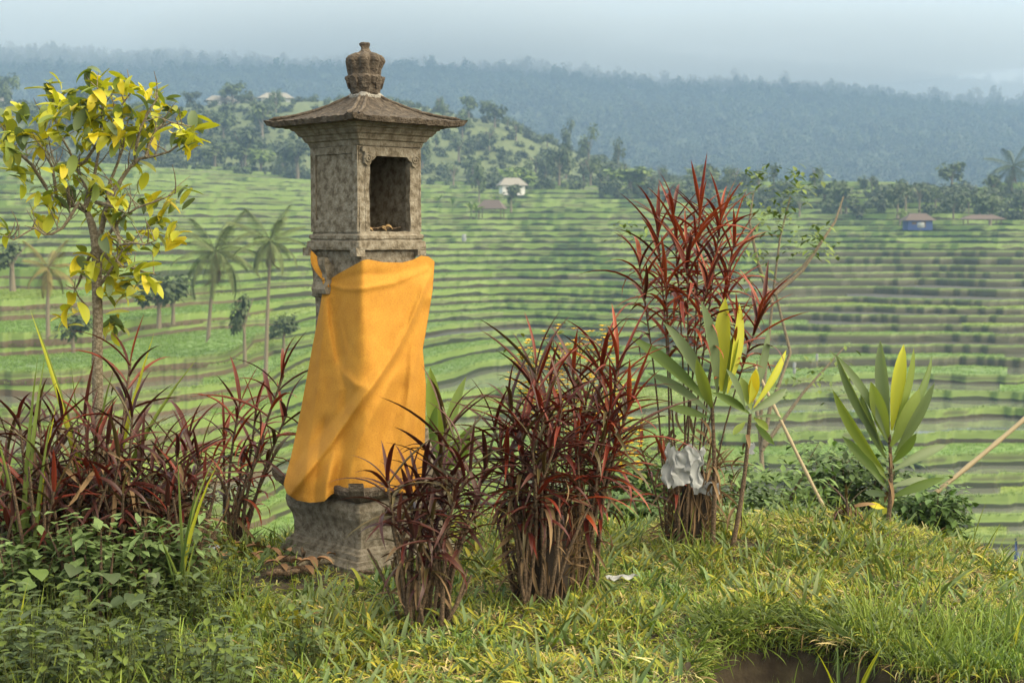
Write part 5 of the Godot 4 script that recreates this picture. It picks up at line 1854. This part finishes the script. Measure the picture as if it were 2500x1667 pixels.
		part("leaf", heart, vine, M[["green6", "green0", "green6", "green6"][rng.randi() % 4]], Transform3D(leaf_basis(Vector3(cos(a), rr(-.9, -.2), sin(a)), q[2], q[2] * rr(.9, 1.1), rr(-.4, .4)), at - base))
	var vp := []
	var vr := []
	for q in [[60, 1660, 4.4], [150, 1560, 4.5], [240, 1450, 4.7], [290, 1390, 4.95]]:
		vp.append(pt(q[0], q[1], q[2] + .03) - base)
		vr.append(.0025)
	mb = Mb.new()
	mb.tube(vp, vr, 5)
	part("stem", mb.mesh(M.green0), vine)
	# single tall grass blades and clumps that stand out
	var gc := [[70, 5.15, [[70, 850], [30, 940], [110, 980], [10, 1020]], "tall pale grass blades rising at the left edge"], [440, 5.0, [[420, 1100], [455, 1100], [470, 1300], [395, 1250], [520, 1330]], "bent yellow-green grass blades before the dark cordyline on the left"], [225, 5.6, [[118, 745], [335, 800], [180, 850]], "long yellowing grass blades beside the young tree's trunk"], [620, 4.9, [[570, 1480], [600, 1450], [640, 1470], [560, 1520], [680, 1500], [650, 1440]], "bright grass clump in front of the wood pile"], [2470, 4.55, [[2465, 1420], [2490, 1480], [2440, 1500], [2420, 1540]], "tall yellow-green grass blades in the lower right corner"], [2300, 4.5, [[2250, 1530], [2310, 1500], [2350, 1540], [2280, 1560]], "fresh green grass clump near the lower right corner"], [2080, 4.5, [[2040, 1560], [2100, 1540], [2140, 1570]], "arching grass clump over the dark hollow"], [960, 4.6, [[860, 1500], [900, 1520], [880, 1480], [1010, 1600], [980, 1620], [1060, 1600]], "grey-green broad grass clump at the foot of the front cordyline"], [770, 5.35, [[700, 1420], [740, 1400], [800, 1440], [660, 1410]], "arching grass blades beside the wood pile"], [20, 4.4, [[40, 1420], [70, 1440], [0, 1480]], "pale broad grass blade at the lower left edge"]]
	for q in gc:
		var at := foot(q[0], q[1])
		var o := thing("grass_clump", q[3], "grass", at, "grass clumps on the bank")
		for e in q[2]:
			for k in 2:
				var tip := pt(e[0] + k * rr(-14, 14), e[1] + k * rr(0, 30), q[1] + rr(-.08, .08)) - at
				var a := Vector3(rr(-.03, .03), -.02, rr(-.03, .03))
				part("blade", strap[rng.randi_range(0, 1)], o, M[["green1", "green2", "green0", "green1"][rng.randi() % 4]], Transform3D(leaf_basis(tip - a, tip.distance_to(a), rr(.009, .016), rr(-1, 1)), a))

# ---------- grass
func blades(n: int, spread: float, h0: float, h1: float, w: float, flat: float, mat: String, pal: Array, sh := 1) -> ArrayMesh:
	var mb := Mb.new()
	for i in n:
		var a := rng.randf() * TAU
		var r := sqrt(rng.randf()) * spread
		var az := a + rr(-1.2, 1.2)
		var f := Vector3(cos(az) * flat, 1.0 - flat * .7, sin(az) * flat) + Vector3(rr(-.2, .2), 0, rr(-.2, .2))
		var c: Color = pal[rng.randi() % pal.size()]
		var k := rr(.75, 1.25)
		c = Color(c.r * k, c.g * k, c.b * k)
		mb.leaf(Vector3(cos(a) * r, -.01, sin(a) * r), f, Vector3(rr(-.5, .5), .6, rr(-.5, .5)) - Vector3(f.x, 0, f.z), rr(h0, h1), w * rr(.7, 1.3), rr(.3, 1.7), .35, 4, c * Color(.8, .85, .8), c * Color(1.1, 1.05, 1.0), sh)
	return mb.mesh(M[mat])

func grass() -> void:
	var yg := Color(.23, .225, .032)
	var mg := Color(.135, .185, .036)
	var bg := Color(.115, .16, .07)
	var st := Color(.36, .30, .16)
	var bn := Color(.16, .11, .055)
	var root := Node3D.new()
	root.name = "grass"
	add_child(root)
	tag(root, "short rough grass with dry straw and small weeds covering the bank", "grass", "", "stuff")
	var kinds := []
	for i in 3: kinds.append(["short_grass", blades(24, .06, .035, .085, .0042, .6, "grass", [yg, yg, mg, mg, bg, st])])
	for i in 2: kinds.append(["straw", blades(14, .08, .04, .12, .0035, .95, "dry", [st, st, bn, bn, Color(.22, .19, .07)])])
	for i in 2: kinds.append(["long_grass", blades(14, .05, .12, .24, .005, .35, "grass", [yg, mg, mg, bg])])
	for i in 2: kinds.append(["weeds", blades(12, .05, .025, .05, .022, .7, "grass", [mg, bg, Color(.08, .12, .05)], 0)])
	for i in 2: kinds.append(["broad_grass", blades(7, .035, .10, .17, .012, .55, "grass", [bg, bg, mg, yg])])
	var where := []
	var tint := []
	for k in kinds:
		where.append([])
		tint.append([])
	var inv := Transform3D(Basis(Vector3.UP, SH_TURN), sh_at).affine_inverse()
	var n := 0
	while n < 30000:
		var d := sqrt(rr(3.3 * 3.3, 8.0 * 8.0))
		var x := rr(-.46, .46) * d
		var ef := edge_far(x)
		if d > ef + 1.1: 
			n += 1
			continue
		n += 1
		var y := gy(x, d)
		var loc := inv * Vector3(x, 0, -d)
		if absf(loc.x) < .25 and absf(loc.z) < .25: continue
		var pile := Vector2(x - pt(725, 1480, 5.6).x, (d - 5.6) * .8).length()
		if pile < .24 and rng.randf() < .8: continue
		if Vector2(x - pt(500, 1440, 5.88).x, d - 5.88).length() < .15 and rng.randf() < .7: continue
		var under := edge_near(x) - d
		if x > .5 and x < 1.22 and under > .0 and under < .15: continue
		var u := x / d
		var patch := n2(x * 1.6 + 3.0, d * 1.6)
		var fine := n2(x * 5.0, d * 5.0 + 20.0)
		var q := rng.randf()
		var left := smoothstep(-.12, -.24, u)
		var corner := smoothstep(.18, .26, u) * smoothstep(5.2, 4.6, d)
		var id := 0
		var pl_long := .025 + .15 * left + .5 * corner + .05 * clampf(patch * 2.0, 0, 1)
		var pl_straw := clampf(.32 - .5 * fine - .12 * corner, .02, .5)
		var pl_weed := .05 + .38 * left * smoothstep(5.4, 4.6, d)
		if q < pl_long: id = 5 + rng.randi() % 2
		elif q < pl_long + pl_straw: id = 3 + rng.randi() % 2
		elif q < pl_long + pl_straw + pl_weed: id = 7 + rng.randi() % 2
		elif q < pl_long + pl_straw + pl_weed + .09: id = 9 + rng.randi() % 2
		else: id = rng.randi() % 3
		if x > .5 and x < 1.3 and under >= .26 and under < .8 and rng.randf() < .5: id = 5 + rng.randi() % 2
		# worn, thin spots
		if fine < -.33 and rng.randf() < .55: continue
		var s := rr(.7, 1.25) * (1.0 + .35 * patch)
		where[id].append(Transform3D(Basis(Vector3.UP, rng.randf() * TAU).rotated(Vector3(rr(-1, 1), 0, rr(-1, 1)).normalized(), rr(0, .3)).scaled(Vector3(s, s * rr(.8, 1.15), s)), Vector3(x, y, -d)))
		var b := rr(1.0, 1.45)
		var yel := 1.0 + .25 * patch
		tint[id].append(Color(b * yel, b, b * .95))
	# grass hanging over the lip of the hollow
	for i in 200:
		var x := rr(.55, 1.2)
		var d := edge_near(x) + rr(-.03, .10)
		var s := rr(.7, 1.1)
		where[5 + i % 2].append(Transform3D(Basis(Vector3.RIGHT, rr(.5, 1.5)).rotated(Vector3.UP, rr(-.8, .8)).scaled(Vector3(s, s, s)), Vector3(x, gy(x, edge_near(x) + .1) - rr(.0, .05), -d)))
		var b := rr(.7, 1.2)
		tint[5 + i % 2].append(Color(b, b, b * .9))
	# leafy weeds crowding the lower left
	var wk := Mb.new()
	for i in 6:
		var az := rng.randf() * TAU
		var tip := Vector3(cos(az) * rr(.02, .10), rr(.10, .26), sin(az) * rr(.02, .10))
		wk.tube(curve(Vector3(cos(az) * .02, -.01, sin(az) * .02), tip, Vector3(rr(-.02, .02), 0, rr(-.02, .02)), 4), [.003, .0028, .0025, .002, .001], 4, Color(.10, .12, .04))
		for j in 9:
			var a := j * 2.4 + rr(-.3, .3)
			var c := [mg, bg, Color(.085, .125, .045)][j % 3] as Color
			wk.leaf(tip * rr(.3, 1.05), Vector3(cos(a), rr(-.3, .5), sin(a)), Vector3.UP, rr(.03, .06), rr(.014, .028), .6, .2, 4, c * .85, c, 0)
	kinds.append(["leafy_weeds", wk.mesh(M.grass)])
	where.append([])
	tint.append([])
	for i in 170:
		var d := rr(3.9, 5.7)
		var x := -d * rr(.14, .42)
		if rng.randf() > smoothstep(-.14, -.26, x / d) * smoothstep(5.5, 4.7, d) + .08: continue
		var s := rr(.5, .95)
		where[11].append(Transform3D(Basis(Vector3.UP, rng.randf() * TAU).scaled(Vector3(s, s, s)), Vector3(x, gy(x, d), -d)))
		var b := rr(.5, 1.0)
		tint[11].append(Color(b, b, b))
	for k in kinds.size():
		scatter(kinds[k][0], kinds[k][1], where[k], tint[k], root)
